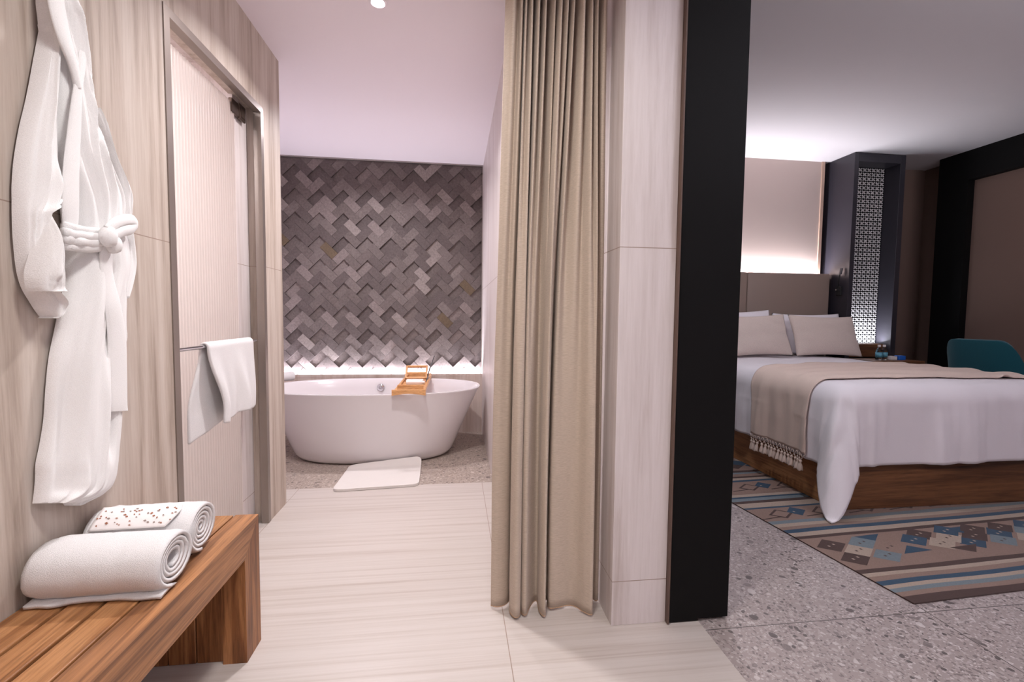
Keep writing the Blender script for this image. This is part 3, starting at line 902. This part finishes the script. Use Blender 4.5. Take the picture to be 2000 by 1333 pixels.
rk.build('book_rack', M['bamboo'], tray)
rd = MB()
rd.tube([(tx1 - 0.020, 4.06, tz + 0.016), (tx1 - 0.016, 4.16, tz + 0.06), (tx1 - 0.002, 4.20, tz + 0.115), (tx1 + 0.040, 4.24, tz + 0.235)], [0.008, 0.007, 0.0045, 0.0035], 8)
rd.build('rack_prop', M['glossgrey'], tray, smooth=True)
bt = MB()
bt.tube([(-0.410, 3.93, tz + 0.034), (-0.275, 3.93, tz + 0.034)], 0.019, 16)
bt.tube([(-0.275, 3.93, tz + 0.034), (-0.255, 3.93, tz + 0.034)], [0.013, 0.012], 14)
tag(bt.build('toiletry_tube', plain('white_plastic', (228, 222, 222), 0.3), smooth=True, angle=50), 'small white toiletry tube lying on the bamboo bath tray', 'toiletry')
bt = MB()
bt.box((-0.425, 4.055, tz + 0.0145), (-0.275, 4.10, tz + 0.040), 0.008, 3)
tag(bt.build('soap_bar', plain('ivory_soap', (232, 222, 216), 0.5), smooth=True, angle=50), 'pale soap bar on the bamboo bath tray before its rack', 'soap')
# white rolled cushion at the left end of the tub, knob on the end wall
rc = MB()
pts = [(-1.60 + 0.0, 4.05, ZR + 0.046), (-1.59, 4.12, ZR + 0.046), (-1.57, 4.22, ZR + 0.046), (-1.52, 4.30, ZR + 0.046), (-1.46, 4.345, ZR + 0.046)]
rc.tube([cr(pts, k / 16 * 4) for k in range(17)], [0.030] + [0.042] * 15 + [0.030], 16)
tag(rc.build('bath_cushion', M['terry'], smooth=True), 'white rolled cushion on the left end of the bathtub rim', 'cushion')
kb = MB(); kb.lathe([(0.0, 0.032), (0.020, 0.032), (0.022, 0.02), (0.014, 0.012), (0.026, 0.0)], (-1.705, 4.53, 0.805), 18, 'x', cap=False)
tag(kb.build('wall_valve', M['glossgrey'], smooth=True, angle=40), 'small dark knob on the pale end wall above the tub', 'knob')
# LED tape in the cove
tag(MB().box((-1.69, 4.618, 0.5755), (0.27, 4.634, 0.5805)).build('light_strip', M['led']), 'glowing white light strip behind the bathtub ledge', 'light strip')

# bath mat
mt = MB()
cs = [(-0.815, 3.10), (-0.245, 3.155), (-0.262, 3.655), (-0.808, 3.590)]
def matpt(u, v, top):
    a = Vector(cs[0]).lerp(Vector(cs[1]), u); b_ = Vector(cs[3]).lerp(Vector(cs[2]), u)
    p = a.lerp(b_, v)
    z = 0.002 + 0.050 * sstep(0.80, 1.05, v) * lerp(0.15, 1.0, u)
    return Vector((p.x, p.y, z + (0.016 if top else 0.0) + (0.002 * nz(u * 8, v * 8) if top else 0)))
n = 40
def sq(i, j):
    """rounded corners"""
    u, v = i / n, j / n
    r = 0.09
    cu = min(max(u, r), 1 - r); cv = min(max(v, r), 1 - r)
    du, dv = u - cu, v - cv
    l = math.hypot(du, dv)
    if l > 1e-9 and abs(du) > 1e-9 and abs(dv) > 1e-9:
        k = max(abs(du), abs(dv)) / l
        u, v = cu + du * k, cv + dv * k
    return u, v
T = mt.grid([[matpt(*sq(i, j), True) for i in range(n + 1)] for j in range(n + 1)])
Bm = mt.grid([[matpt(*sq(i, j), False) for i in range(n + 1)] for j in range(n + 1)])
for k in range(n):
    for A, B in (((0, k), (0, k + 1)), ((n, k), (n, k + 1)), ((k, 0), (k + 1, 0)), ((k, n), (k + 1, n))):
        mt.bm.faces.new((T[A[0]][A[1]], T[B[0]][B[1]], Bm[B[0]][B[1]], Bm[A[0]][A[1]]))
tag(mt.build('bath_mat', cloth('bath_mat_cotton', (220, 214, 210), (900, 900, 900), 0.4, 0.003, mottled=0.03), smooth=True, angle=60), 'white bath mat on the terrazzo in front of the bathtub', 'bath mat')

# downlights
def downlight(x, y, z, label, group=None):
    t = thing('downlight', (x, y, z), label, 'ceiling lamp', group)
    r = MB(); r.lathe([(0.030, 0.012), (0.030, 0.0), (0.034, -0.004), (0.045, -0.004), (0.047, 0.0)], (x, y, z), 28, 'z', cap=False)
    r.build('trim_ring', M['white_paint'], t, smooth=True, angle=40)
    l = MB(); l.lathe([(0.0, -0.001), (0.030, -0.001), (0.030, 0.006), (0.0, 0.006)], (x, y, z), 24, 'z', cap=False)
    l.build('lens', M['lampglow'], t)
    return t
downlight(-0.374, 2.342, CZ, 'small glowing round downlight in the white passage ceiling')

# ------------------------------------------------------------------ curtain
cp = [(.193, 1.775, .151, 1.786), (.222, 1.735, .172, 1.775), (.245, 1.775, .195, 1.778), (.250, 1.72, .215, 1.790), (.262, 1.785, .236, 1.815), (.266, 1.72, .223, 1.745), (.278, 1.785, .240, 1.700), (.286, 1.72, .262, 1.720), (.302, 1.80, .268, 1.790), (.311, 1.705, .269, 1.728), (.331, 1.81, .283, 1.712), (.338, 1.715, .300, 1.745), (.355, 1.81, .328, 1.790), (.370, 1.705, .344, 1.790), (.385, 1.775, .342, 1.735), (.397, 1.705, .350, 1.702), (.412, 1.775, .361, 1.704), (.424, 1.71, .372, 1.775), (.438, 1.78, .388, 1.800), (.449, 1.705, .385, 1.745), (.459, 1.81, .422, 1.744), (.476, 1.70, .467, 1.752), (.497, 1.785, .496, 1.738), (.505, 1.71, .519, 1.704), (.518, 1.785, .543, 1.684), (.527, 1.712, .552, 1.705), (.542, 1.79, .562, 1.785), (.554, 1.712, .577, 1.790), (.571, 1.735, .588, 1.768), (.582, 1.79, .600, 1.775)]
cu = MB()
rows = []
NC = (len(cp) - 1) * 8
ZT, ZB = CZ - 0.004, 0.012
for j in range(81):
    t = j / 80
    z = lerp(ZT, ZB, t)
    w_ = sstep(-0.12, 0.86, t)
    row = []
    for i in range(NC + 1):
        xt, yt, xb, yb_ = cr(cp, i / 8)
        x = lerp(xt, xb, w_) + 0.004 * nz(i * 0.08, t * 3.1) * math.sin(math.pi * t)
        y = lerp(yt, yb_, w_) + 0.006 * nz(i * 0.06 + 7, t * 2.7) * math.sin(math.pi * t)
        row.append(Vector((min(x, 0.6), y, z)))
    rows.append(row)
cu.grid(rows)
curtain = thing('curtain', (0.39, 1.76, 0.0), 'floor length beige linen curtain gathered beside the stone column', 'curtain')
cu.build('curtain_cloth', M['linen'], curtain, smooth=True, mods=[('SOLIDIFY', dict(thickness=0.0025, offset=0))])
hm = MB()
hm.tube([(p.x, p.y, p.z) for p in rows[-1][::2]], 0.0024, 6)
hm.build('hem', M['hem_thread'], curtain, smooth=True)
MB().box((0.14, 1.735, CZ - 0.004), (0.604, 1.775, CZ)).build('curtain_track', M['white_paint'], curtain)

# ------------------------------------------------------------------ bedroom: headboard, lattice cabinet
hbd = thing('headboard', (3.15, 4.70, 0), 'taupe leather headboard below the glowing wall', 'headboard')
for a, b_ in ((2.12, 3.186), (3.190, 4.186)):
    MB().box((a, 4.63, 0.25), (b_, 4.705, 1.705), 0.014, 3).build('panel', M['leather'], hbd, smooth=True, angle=35)
MB().box((2.3, 4.705, 0.40), (4.0, 4.759, 1.45)).build('backing', M['black'], hbd)
tag(MB().box((2.2, 4.722, 1.655), (4.10, 4.742, 1.660)).build('light_strip', M['led']), 'glowing white light strip behind the top of the leather headboard', 'light strip')

cab = thing('lattice_cabinet', (4.53, 4.6, 0), 'tall dark wooden cabinet with a lit lattice panel beside the bed', 'cabinet')
c0, c1, f0, f1 = 4.222, 4.838, 4.425, 4.84
MB().box((c0, f0, 0), (c0 + 0.052, f1, BZ - 0.002), 0.002, 1).build('side_panel', M['dark_wood'], cab)
MB().box((c1 - 0.062, f0, 0), (c1, f1, BZ - 0.002), 0.002, 1).build('side_panel', M['dark_wood'], cab)
MB().box((c0 + 0.052, f0, 2.885), (c1 - 0.062, f1, BZ - 0.002)).build('top_panel', M['dark_wood'], cab)
MB().box((c0 + 0.052, 4.66, 0.0), (c1 - 0.062, f1, 2.885)).build('back_panel', M['black'], cab)
MB().box((c0 + 0.052, 4.50, 0.78), (c1 - 0.062, 4.66, 0.925), 0.003, 1).build('ledge', M['walnut_x'], cab)
la = MB()
lx0, lx1, lz0, lz1 = c0 + 0.054, c1 - 0.064, 0.928, 2.884
ncx, ncz = 9, 40
dx, dz = (lx1 - lx0) / ncx, (lz1 - lz0) / ncz
ly = 4.604
def bar2(x0, z0, x1, z1, w_, y0, y1):
    d = Vector((x1 - x0, 0, z1 - z0)); d.normalize(); nn = Vector((-d.z, 0, d.x)) * (w_ / 2)
    P = [Vector((x0, 0, z0)) + nn, Vector((x1, 0, z1)) + nn, Vector((x1, 0, z1)) - nn, Vector((x0, 0, z0)) - nn]
    la.prism([(p.x, p.z) for p in P], 1, y0, y1)
for i in range(ncx):
    for j in range(ncz):
        x, z = lx0 + i * dx, lz0 + j * dz
        m_ = 0.15
        bar2(x + dx * m_, z + dz * m_, x + dx * (1 - m_), z + dz * (1 - m_), 0.0100, ly, ly + 0.012)
        bar2(x + dx * m_, z + dz * (1 - m_), x + dx * (1 - m_), z + dz * m_, 0.0100, ly, ly + 0.0115)
la.build('lattice', M['lattice_white'], cab)
gr = MB()
for j in range(ncz + 1):
    gr.box((lx0, ly + 0.004, lz0 + j * dz - 0.0045), (lx1, ly + 0.016, lz0 + j * dz + 0.0045))
for i in range(ncx + 1):
    gr.box((lx0 + i * dx - 0.0025, ly + 0.004, lz0), (lx0 + i * dx + 0.0025, ly + 0.016, lz1))
gr.build('lattice_frame', M['black_wood'], cab)
# reading lamp on the cabinet side
rl = thing('reading_lamp', (4.222, 4.52, 1.60), 'small black reading lamp on the dark cabinet side above the pillows', 'wall lamp')
b_ = MB(); b_.box((4.198, 4.50, 1.46), (4.2235, 4.56, 1.56), 0.004); b_.build('base', M['black'], rl)
b_ = MB(); b_.tube([(4.205, 4.53, 1.545), (4.190, 4.52, 1.60), (4.180, 4.505, 1.66), (4.186, 4.50, 1.700)], 0.006, 10); b_.build('arm', M['black'], rl, smooth=True)
b_ = MB(); b_.tube([(4.186, 4.50, 1.69), (4.194, 4.495, 1.755)], 0.0145, 14); b_.build('lamp_head', M['glossgrey'], rl, smooth=True, angle=50)
b_ = MB(); b_.lathe([(0.0, -0.028), (0.008, -0.028), (0.010, 0.0)], (4.198, 4.53, 1.52), 14, 'x', cap=False); b_.build('switch', M['chrome'], rl, smooth=True, angle=50)

# nightstand with bottles and cards
ns = thing('nightstand', (4.53, 4.27, 0), 'dark wooden nightstand below the lattice panel, mostly hidden behind the bed', 'nightstand')
MB().box((4.24, 4.08, 0.745), (4.82, 4.422, 0.775), 0.003).build('top', M['walnut_x'], ns)
MB().box((4.25, 4.12, 0.30), (4.81, 4.42, 0.745), 0.002).build('body', M['dark_wood'], ns)
MB().box((4.26, 4.108, 0.54), (4.80, 4.12, 0.735), 0.002).build('drawer', M['dark_wood'], ns)
for sx in (4.27, 4.76):
    for sy in (4.14, 4.38):
        MB().box((sx, sy, 0), (sx + 0.03, sy + 0.03, 0.30)).build('leg', M['black'], ns)
def bottle(x, y, label):
    t = thing('water_bottle', (x, y, 0.775), label, 'bottle', 'small water bottles on the nightstand')
    b = MB(); b.lathe([(0.0, 0), (0.027, 0.001), (0.030, 0.006), (0.030, 0.085), (0.028, 0.10), (0.013, 0.122), (0.0125, 0.135), (0.0, 0.135)], (x, y, 0.7755), 24, 'z', cap=False); b.build('bottle_body', M['clear'], t, smooth=True, angle=60)
    b = MB(); b.lathe([(0.0307, 0.028), (0.0307, 0.078)], (x, y, 0.7755), 24, 'z', cap=False); b.build('bottle_label', plain('aqua_label', (96, 160, 182), 0.4), t, smooth=True, mods=[('SOLIDIFY', dict(thickness=0.0006, offset=1))])
    b = MB(); b.lathe([(0.0, 0.158), (0.0135, 0.157), (0.0142, 0.137), (0.0, 0.136)], (x, y, 0.7755), 20, 'z', cap=False); b.build('cap', M['card'], t, smooth=True, angle=40)
bottle(4.425, 4.22, 'left of the two small water bottles on the nightstand by the lattice panel')
bottle(4.500, 4.235, 'right of the two small water bottles on the nightstand, next to the white pad')
tag(MB().box((4.555, 4.20, 0.7755), (4.625, 4.27, 0.812), 0.003).build('note_pad', M['card']), 'small white pad on the nightstand between bottles and blue box', 'note pad')
tag(MB().box((4.640, 4.19, 0.7755), (4.715, 4.25, 0.820), 0.004).build('small_box', M['blue']), 'small bright blue box on the nightstand right of the bottles', 'box')

# ------------------------------------------------------------------ bed
bx0, bx1, by_0, by_1 = 2.365, 4.10, 2.478, 4.620
bed = thing('bed', ((bx0 + bx1) / 2, 3.55, 0), 'walnut platform bed under white bedding', 'bed')
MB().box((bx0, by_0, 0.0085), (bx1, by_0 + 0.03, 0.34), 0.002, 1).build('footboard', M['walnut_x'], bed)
for x in (bx0, bx1 - 0.03):
    MB().box((x, by_0 + 0.03, 0.0085), (x + 0.03, by_1, 0.34), 0.002, 1).build('side_board', M['walnut_y'], bed)
MB().box((bx0 + 0.03, by_0 + 0.03, 0.30), (bx1 - 0.03, by_1, 0.335)).build('platform', M['walnut_y'], bed)
MB().box((bx0 + 0.03, by_0 + 0.035, 0.342), (bx1 - 0.03, by_1, 0.748), 0.06, 4).build('mattress', M['duvet'], bed, smooth=True, angle=40)

# duvet: a flat rectangle draped over the mattress
DXL, DXR, DYF, DYB, DT = 2.335, 4.125, 2.462, 4.60, 0.788
RC = 0.125
def drape(u, v, off=0.0, wob=1.0):
    """u: metres across measured from the left edge of the top, v: metres from the foot edge; negative = hanging"""
    W_ = DXR - DXL
    a = max(0.0, RC - u); c_ = max(0.0, u - (W_ - RC)); b = max(0.0, RC - v)
    cx = min(max(u, RC), W_ - RC); cy = max(v, RC)
    r = math.hypot(max(a, c_), b)
    base = Vector((DXL + cx, DYF + cy, 0))
    if r < 1e-6:
        p = Vector((base.x, base.y, DT)); n_ = Vector((0, 0, 1))
        # soft crown
        p.z += 0.012 * sstep(0, 0.5, min(u, W_ - u)) * sstep(0, 0.5, v)
    else:
        dirv = Vector(((c_ - a) / r, -b / r, 0))
        arc = RC * math.pi / 2
        if r > 0.70: r = 0.70 + (r - 0.70) * 0.6
        if r < arc:
            t = r / RC
            p = base + dirv * (RC * math.sin(t)); p.z = DT - RC + RC * math.cos(t)
            n_ = dirv * math.sin(t) + Vector((0, 0, math.cos(t)))
        else:
            d = r - arc
            ang0 = math.atan2(b, max(a, c_))
            corner = max(0.0, math.sin(2 * ang0)) ** 1.4
            flare = 0.03 * d + corner * 0.40 * d
            d *= 1 + 0.22 * corner
            p = base + dirv * (RC + flare); p.z = DT - RC - d
            n_ = dirv.copy()
    # ripples, stronger towards the hem
    hang = sstep(0.02, 0.45, r)
    s_ = (u if b > max(a, c_) else v)
    cor = 0.0
    if (a > 0 or c_ > 0) and b > 0: cor = min(max(a, c_), b) / max(a, c_, b)
    rip = 0.017 * math.sin(s_ * 8.3 + 1.0 + 1.5 * nz(s_ * 1.5, 3)) * hang + 0.010 * nz(s_ * 6.5, r * 1.4, 2.0) * hang + 0.007 * nz(u * 3.3, v * 3.3, 5.0) + 0.0035 * nz(u * 9, v * 9, 1.0) + hang * (0.020 * nz(s_ * 11, r * 0.7, 8.0) + 0.010 * nz(s_ * 21, r * 1.3, 4.0) + 0.003 * math.exp(-((r - 0.30 - 0.02 * nz(s_ * 2, 1)) / 0.008) ** 2))
    ang = math.atan2(b, max(a, c_)) if cor > 0 else 0
    rip += math.sin(2 * ang) * hang * 0.022 * math.cos(ang * 8.0 + 0.9) if cor > 0 else 0
    if rip < -0.006: rip = -0.006 + (rip + 0.006) * 0.12
    p = p + n_ * (rip * wob + off + 0.006)
    return p
dv = MB()
us = [lerp(-0.46, DXR - DXL + 0.46, i / 150) for i in range(151)]
vs = [lerp(-0.44, DYB - DYF, j / 130) for j in range(131)]
def hem_v(u): return 1.0
rows = []
for v in vs:
    row = []
    for u in us:
        # corners of the cloth are rounded so that they nearly reach the floor
        uu, vv = u, v
        p = drape(uu, vv)
        p.z = max(p.z, 0.020 + 0.002 * nz(u * 30, v * 30))
        row.append(p)
    rows.append(row)
dv.grid(rows)
tag(dv.build('duvet', M['duvet'], smooth=True, mods=[('SOLIDIFY', dict(thickness=0.010, offset=-1))]), 'white duvet draped over the bed, its corner hanging to the rug', 'duvet')

# throw blanket with tassels
thr = thing('throw_blanket', (2.28, 2.95, 0.3), 'beige throw blanket with tassels across the foot of the bed', 'throw blanket')
tm_ = MB()
W_ = DXR - DXL
rows = []
def throw_pt(s, t, off=0.010):
    # s along the throw (0 at the left hem), t across it
    u = lerp(-0.425, W_ + 0.35, s)
    vn = lerp(0.200, 0.185, s) + 0.030 * math.sin(s * 5.0)
    vf = lerp(0.755, 1.10, sstep(0.05, 0.6, s)) + 0.02 * math.sin(s * 9)
    v = lerp(vn, vf, t)
    p = drape(u, v, off)
    f_ = 0.5 + 0.5 * math.sin(t * 24 + 3.2 * nz(s * 2.2, t * 1.0, 4.0) + s * 3)
    p.z += 0.021 * f_ ** 2 * sstep(-0.05, 0.35, u) * sstep(0, 0.08, t) * (0.4 + 0.6 * abs(nz(s * 3, t * 3, 9)) * 2)
    p.x -= 0.010 * f_ * (1 - sstep(-0.2, 0.1, u))
    # a lifted wrinkle on the near edge
    p.z += 0.022 * math.exp(-((s - 0.72) / 0.012) ** 2) * math.exp(-(t / 0.05) ** 2)
    return p
NSs, NT = 170, 60
for j in range(NT + 1):
    rows.append([throw_pt(i / NSs, j / NT) for i in range(NSs + 1)])
tm_.grid(rows)
tm_.build('blanket_cloth', M['throw'], thr, smooth=True, mods=[('SOLIDIFY', dict(thickness=0.005, offset=1))])
nt_ = 17
tas_me = None
fg = MB()
hems = []
for k in range(nt_ + 1):
    t = k / nt_
    p = throw_pt(0.0, t, 0.012)
    hems.append(p)
for k in range(nt_):
    p, q = hems[k], hems[k + 1]
    m_ = (p + q) / 2 + Vector((-0.006, 0, -0.030))
    fg.tube([p, m_], 0.0022, 6); fg.tube([q, m_], 0.0022, 6); fg.tube([p, q], 0.0025, 6)
    if k < nt_ - 1:
        q2 = (hems[k + 1] + hems[k + 2]) / 2 + Vector((-0.006, 0, -0.030))
        fg.tube([m_, (m_ + q2) / 2 + Vector((-0.002, 0, -0.02))], 0.0022, 6); fg.tube([q2, (m_ + q2) / 2 + Vector((-0.002, 0, -0.02))], 0.0022, 6)
fg.build('fringe_net', M['throw'], thr, smooth=True)
tp = None
for k in range(nt_ - 1):
    a_ = (hems[k] + hems[k + 1]) / 2; b2 = (hems[k + 1] + hems[k + 2]) / 2
    c = (a_ + b2) / 2 + Vector((-0.008, 0, -0.046))
    if tp is None:
        tb_ = MB()
        tb_.lathe([(0.0, 0.0), (0.008, -0.003), (0.0105, -0.011), (0.0065, -0.019), (0.0075, -0.023), (0.0125, -0.040), (0.0165, -0.066), (0.0155, -0.072), (0.0, -0.070)], c, 12, 'z', cap=False)
        for v in tb_.bm.verts:
            d = v.co - c
            if d.z < -0.02:
                an = math.atan2(d.y, d.x)
                k_ = 1 + 0.16 * math.sin(an * 5)
                v.co = c + Vector((d.x * k_, d.y * k_, d.z + 0.004 * math.sin(an * 3)))
        tp = tb_.build('tassel', M['throw'], thr, smooth=True)
        c0_ = c.copy()
    else:
        o = tp.copy(); COL.objects.link(o)
        o.parent = thr
        o.location = c - c0_ + tp.location
        o.rotation_euler = (0.12 * math.sin(k * 2.1), 0.10 * math.sin(k * 1.3), k * 1.1)
        # keep the top of the tassel where it hangs
        off_ = c0_ - ORG[thr.name]
        o.location = (c - ORG[thr.name]) - o.rotation_euler.to_matrix() @ off_

# pillows
def pillow(loc, w_, h, th, tilt, yaw, mat, label, name='pillow', group=None, seed=0, roll=0.0):
    mb = MB()
    nU, nV = 40, 30
    F, Bk = [], []
    for j in range(nV + 1):
        fr_, bk = [], []
        for i in range(nU + 1):
            a, b = 2 * i / nU - 1, 2 * j / nV - 1
            puff = ((1 - abs(a) ** 2.6) * (1 - abs(b) ** 2.6))
            puff = max(0, puff) ** 0.62
            px = a * w_ / 2 * (1 - 0.045 * (1 - b * b) * 0 - 0.05 * (1 - abs(b)) * abs(a))
            pz_ = b * h / 2 * (1 - 0.09 * (1 - abs(a) ** 2) * abs(b))
            rr = 0.010 * nz(a * 2.4 + seed, b * 2.4, seed) + 0.008 * (max(0, abs(a) - 0.45)) * math.sin(b * 13 + a * 5 + seed) * 2 * (1 - abs(a) ** 6)
            fr_.append(Vector((px, -puff * th / 2 - rr * puff, pz_))); bk.append(Vector((px, puff * th / 2, pz_)))
        F.append(fr_); Bk.append(bk)
    V1 = mb.grid(F); V2 = mb.grid(Bk)
    bmesh.ops.remove_doubles(mb.bm, verts=mb.bm.verts[:], dist=1e-5)
    Rm = Matrix.Rotation(yaw, 3, 'Z') @ Matrix.Rotation(tilt, 3, 'X') @ Matrix.Rotation(roll, 3, 'Y')
    for v in mb.bm.verts: v.co = Vector(loc) + Rm @ v.co
    return tag(mb.build(name, mat, smooth=True), label, 'pillow', group)
pillow((3.78, 4.21, 1.026), 0.76, 0.44, 0.15, R(-20), R(2), M['pillow_beige'], 'oatmeal linen pillow at the right of the bed, beside the lattice panel', seed=1, roll=R(1))
pillow((2.985, 4.21, 1.026), 0.76, 0.44, 0.15, R(-20), R(-1), M['pillow_beige'], 'oatmeal linen pillow at the left of the bed, cut off by the black partition', seed=2, roll=R(-2))
pillow((3.785, 4.43, 1.036), 0.80, 0.46, 0.15, R(-16), R(0), M['duvet'], 'white pillow behind the right oatmeal pillow', 'pillow', seed=3)
pillow((2.945, 4.43, 1.050), 0.84, 0.47, 0.15, R(-16), R(0), M['duvet'], 'white pillow behind the left oatmeal pillow, its corner showing above', 'pillow', seed=4, roll=R(-2))

# ------------------------------------------------------------------ rug
A = Vector((1.924, 1.613)); eu = Vector((0.9985, 0.054)); ev = Vector((-0.131, 0.991))
rug = MB()
RZ = 0.0065
UMAX, VMAX = 2.25, 2.72
def rp_(u, v, z=RZ):
    p = A + eu * u + ev * v
    return Vector((p.x, p.y, z))
bands = [(0.045, 2), (0.075, 0), (0.102, 4), (0.127, 1), (0.157, 3), (0.190, 0), (0.217, 1), (0.250, 2), (0.560, 0), (0.590, 2), (0.633, 1), (0.669, 3), (0.700, 0), (0.735, 1), (0.770, 4), (0.945, 0), (0.964, 3), (1.024, 1), (1.058, 2), (1.10, 4), (1.125, 3), (1.165, 1), (1.38, 0), (1.41, 3), (1.45, 1), (1.48, 2), (1.53, 0), (1.56, 4), (1.60, 2), (1.93, 0), (1.96, 2), (2.0, 1), (2.04, 3), (2.09, 0), (2.12, 4), (2.3, 0), (2.34, 2), (2.40, 1), (2.46, 3), (2.54, 0), (2.60, 4), (2.66, 1), (2.72, 2)]
v0 = 0.0
for v1, mi in bands:
    rug.mi = mi
    n_ = 60
    e0 = lambda u, v: (0.004 * nz(u * 2.3, v * 7) + 0.0 if 0 < v < VMAX else 0)
    lo = [rp_(UMAX * i / n_, v0 + e0(UMAX * i / n_, v0) * 2) for i in range(n_ + 1)]
    hi = [rp_(UMAX * i / n_, v1 + e0(UMAX * i / n_, v1) * 2) for i in range(n_ + 1)]
    rug.grid([lo, hi])
    v0 = v1
rug.mi = 0
# edges down to the floor
for P, Q in (((0, 0), (UMAX, 0)), ((UMAX, 0), (UMAX, VMAX)), ((UMAX, VMAX), (0, VMAX)), ((0, VMAX), (0, 0))):
    rug.mi = 2
    rug.face([rp_(*P), rp_(*Q), rp_(*Q, 0.0005), rp_(*P, 0.0005)])
DK = [0]
def dia(cu_, cv_, mi, hw=0.093, hh=0.066, cut=None, z=RZ + 0.0006):
    DK[0] += 1; z += (DK[0] % 5) * 0.00006
    rug.mi = mi
    pts = [(cu_ - hw, cv_ - 0.004), (cu_ + 0.012, cv_ + hh), (cu_ + hw, cv_ + 0.004), (cu_ - 0.012, cv_ - hh)]
    if cut == 'top': pts = [pts[0], pts[1], pts[2]]
    if cut == 'bottom': pts = [pts[0], pts[2], pts[3]]
    rug.face([rp_(u, v, z) for u, v in pts])
def dots(cu_, cv_, mi, k=2):
    rug.mi = mi
    for d in range(k):
        c = (cu_ - 0.02 + d * 0.04, cv_ - 0.005 + d * 0.012)
        s_ = 0.006
        rug.face([rp_(c[0] + x * s_, c[1] + y * s_, RZ + 0.0011) for x, y in ((-1, -1), (1, -1), (1, 1), (-1, 1))])
cells = [(0, .475, 2), (0, .345, 2), (1, .41, 1), (2, .475, 4), (2, .345, 4), (3, .41, 0), (3, .54, 3, 'bottom'), (4, .345, 3, 'top'),
         (5.25, .455, 3), (6.3, .505, 2), (6.4, .40, 1), (7.2, .36, 2, 'bottom'), (7.6, .45, 1), (8.4, .515, 3), (8.3, .385, 3), (9.3, .44, 2), (9.2, .54, 3, 'bottom'), (10.2, .505, 2), (10.3, .375, 4), (11.2, .445, 3),
         (12.2, .50, 2), (12.2, .37, 1), (13.2, .44, 4), (14.2, .50, 3), (14.3, .36, 2), (15.3, .43, 1), (16.3, .49, 2), (16.3, .36, 3), (17.6, .42, 4), (18.6, .48, 2), (19.6, .41, 3), (20.8, .45, 2), (22, .42, 4), (23.4, .45, 2), (24.6, .42, 3), (26.0, .44, 2)]
for c in cells:
    if c[0] > 21: continue
    cu_ = 0.112 + c[0] * 0.0955
    dia(cu_, c[1], c[2], cut=c[3] if len(c) > 3 else None)
    if len(c) == 3: dots(cu_, c[1], 1 if c[2] in (2, 3) else 2)
for base_v in (0.857, 1.275, 2.205):
    for k in range(6):
        cu_ = 0.17 + k * 0.30 + (0.14 if base_v == 1.275 else 0)
        dia(cu_, base_v, 2, 0.088, 0.062)
        dia(cu_, base_v, 0, 0.066, 0.046, z=RZ + 0.0010)
        dia(cu_ + 0.125, base_v + 0.02, 3, 0.07, 0.060, z=RZ + 0.0008)
        dots(cu_ + 0.125, base_v + 0.02, 1, 1)
        rug.mi = 2
        rug.face([rp_(cu_ - 0.17, base_v - 0.058, RZ + 0.0005), rp_(cu_ - 0.03, base_v - 0.040, RZ + 0.0005), rp_(cu_ - 0.03, base_v - 0.030, RZ + 0.0005), rp_(cu_ - 0.17, base_v - 0.048, RZ + 0.0005)])
for k in range(10):
    cu_ = 0.15 + k * 0.191
    dia(cu_, 1.83, (2, 3, 4, 1)[k % 4]); dia(cu_ + 0.0955, 1.765, (1, 2, 3, 4)[k % 4]); dia(cu_, 1.70, (4, 1, 2, 3)[k % 4])
tag(rug.build('rug', [M['rug_tan'], M['rug_cream'], M['rug_brown'], M['rug_blue'], M['rug_mist']]), 'striped flat woven rug with blue and brown diamonds under the bed', 'rug')

# ------------------------------------------------------------------ teal chair
ch = thing('armchair', (5.02, 3.80, 0), 'teal upholstered shell chair behind the bed', 'chair')
CX, CY = 4.86, 3.42
yawc = R(92)
Rc = Matrix.Rotation(yawc, 3, 'Z')
def cpt(x, y, z): return Vector((CX, CY, 0)) + Rc @ Vector((x, y, 0)) + Vector((0, 0, z))
sm = MB()
# one shell: bottom, arms and back as a bent sheet
rows = []
NA, NH = 48, 22
for j in range(NH + 1):
    h = j / NH
    row = []
    for i in range(NA + 1):
        a = lerp(R(-128), R(128), i / NA)
        back = (0.5 + 0.5 * math.cos(a))
        top = lerp(0.655, 1.03, sstep(0.62, 0.97, back))
        z = lerp(0.40, top, h)
        fl = 1 + 0.16 * (z - 0.40) / 0.6
        ex = 2.7
        sn, cs_ = math.sin(a), math.cos(a)
        x = 0.30 * fl * math.copysign(abs(sn) ** (2 / ex), sn)
        y = 0.30 * fl * math.copysign(abs(cs_) ** (2 / ex), cs_) + 0.05 * (z - 0.4) * back
        row.append(cpt(x, y, z))
    rows.append(row)
sm.grid(rows)
sm.build('shell', M['teal'], ch, smooth=True, mods=[('SOLIDIFY', dict(thickness=0.055, offset=-1)), ('BEVEL', dict(width=0.022, segments=3)), ])
st = MB()
t = bmesh.new(); bmesh.ops.create_cube(t, size=1.0)
for v in t.verts: v.co = Vector((v.co.x * 0.54, v.co.y * 0.54, v.co.z * 0.12))
bmesh.ops.bevel(t, geom=t.edges[:], offset=0.045, segments=4, affect='EDGES', profile=0.5)
for v in t.verts: v.co = cpt(v.co.x, v.co.y - 0.02, v.co.z + 0.42)
st.merge(t)
st.build('seat', M['teal'], ch, smooth=True, angle=50)
for sx in (-1, 1):
    for sy in (-1, 1):
        lg = MB(); lg.tube([cpt(sx * 0.20, sy * 0.20, 0.37), cpt(sx * 0.27, sy * 0.27, 0.0)], [0.017, 0.011], 12)
        lg.build('leg', M['black_wood'], ch, smooth=True, angle=40)

for o in bpy.data.objects:
    if o.parent is None and o.get('category') == 'pillow': o['group'] = 'pillows at the head of the bed'
    if o.parent is None and o.name.startswith('rolled_towel'): o['group'] = 'rolled towels on the bench'
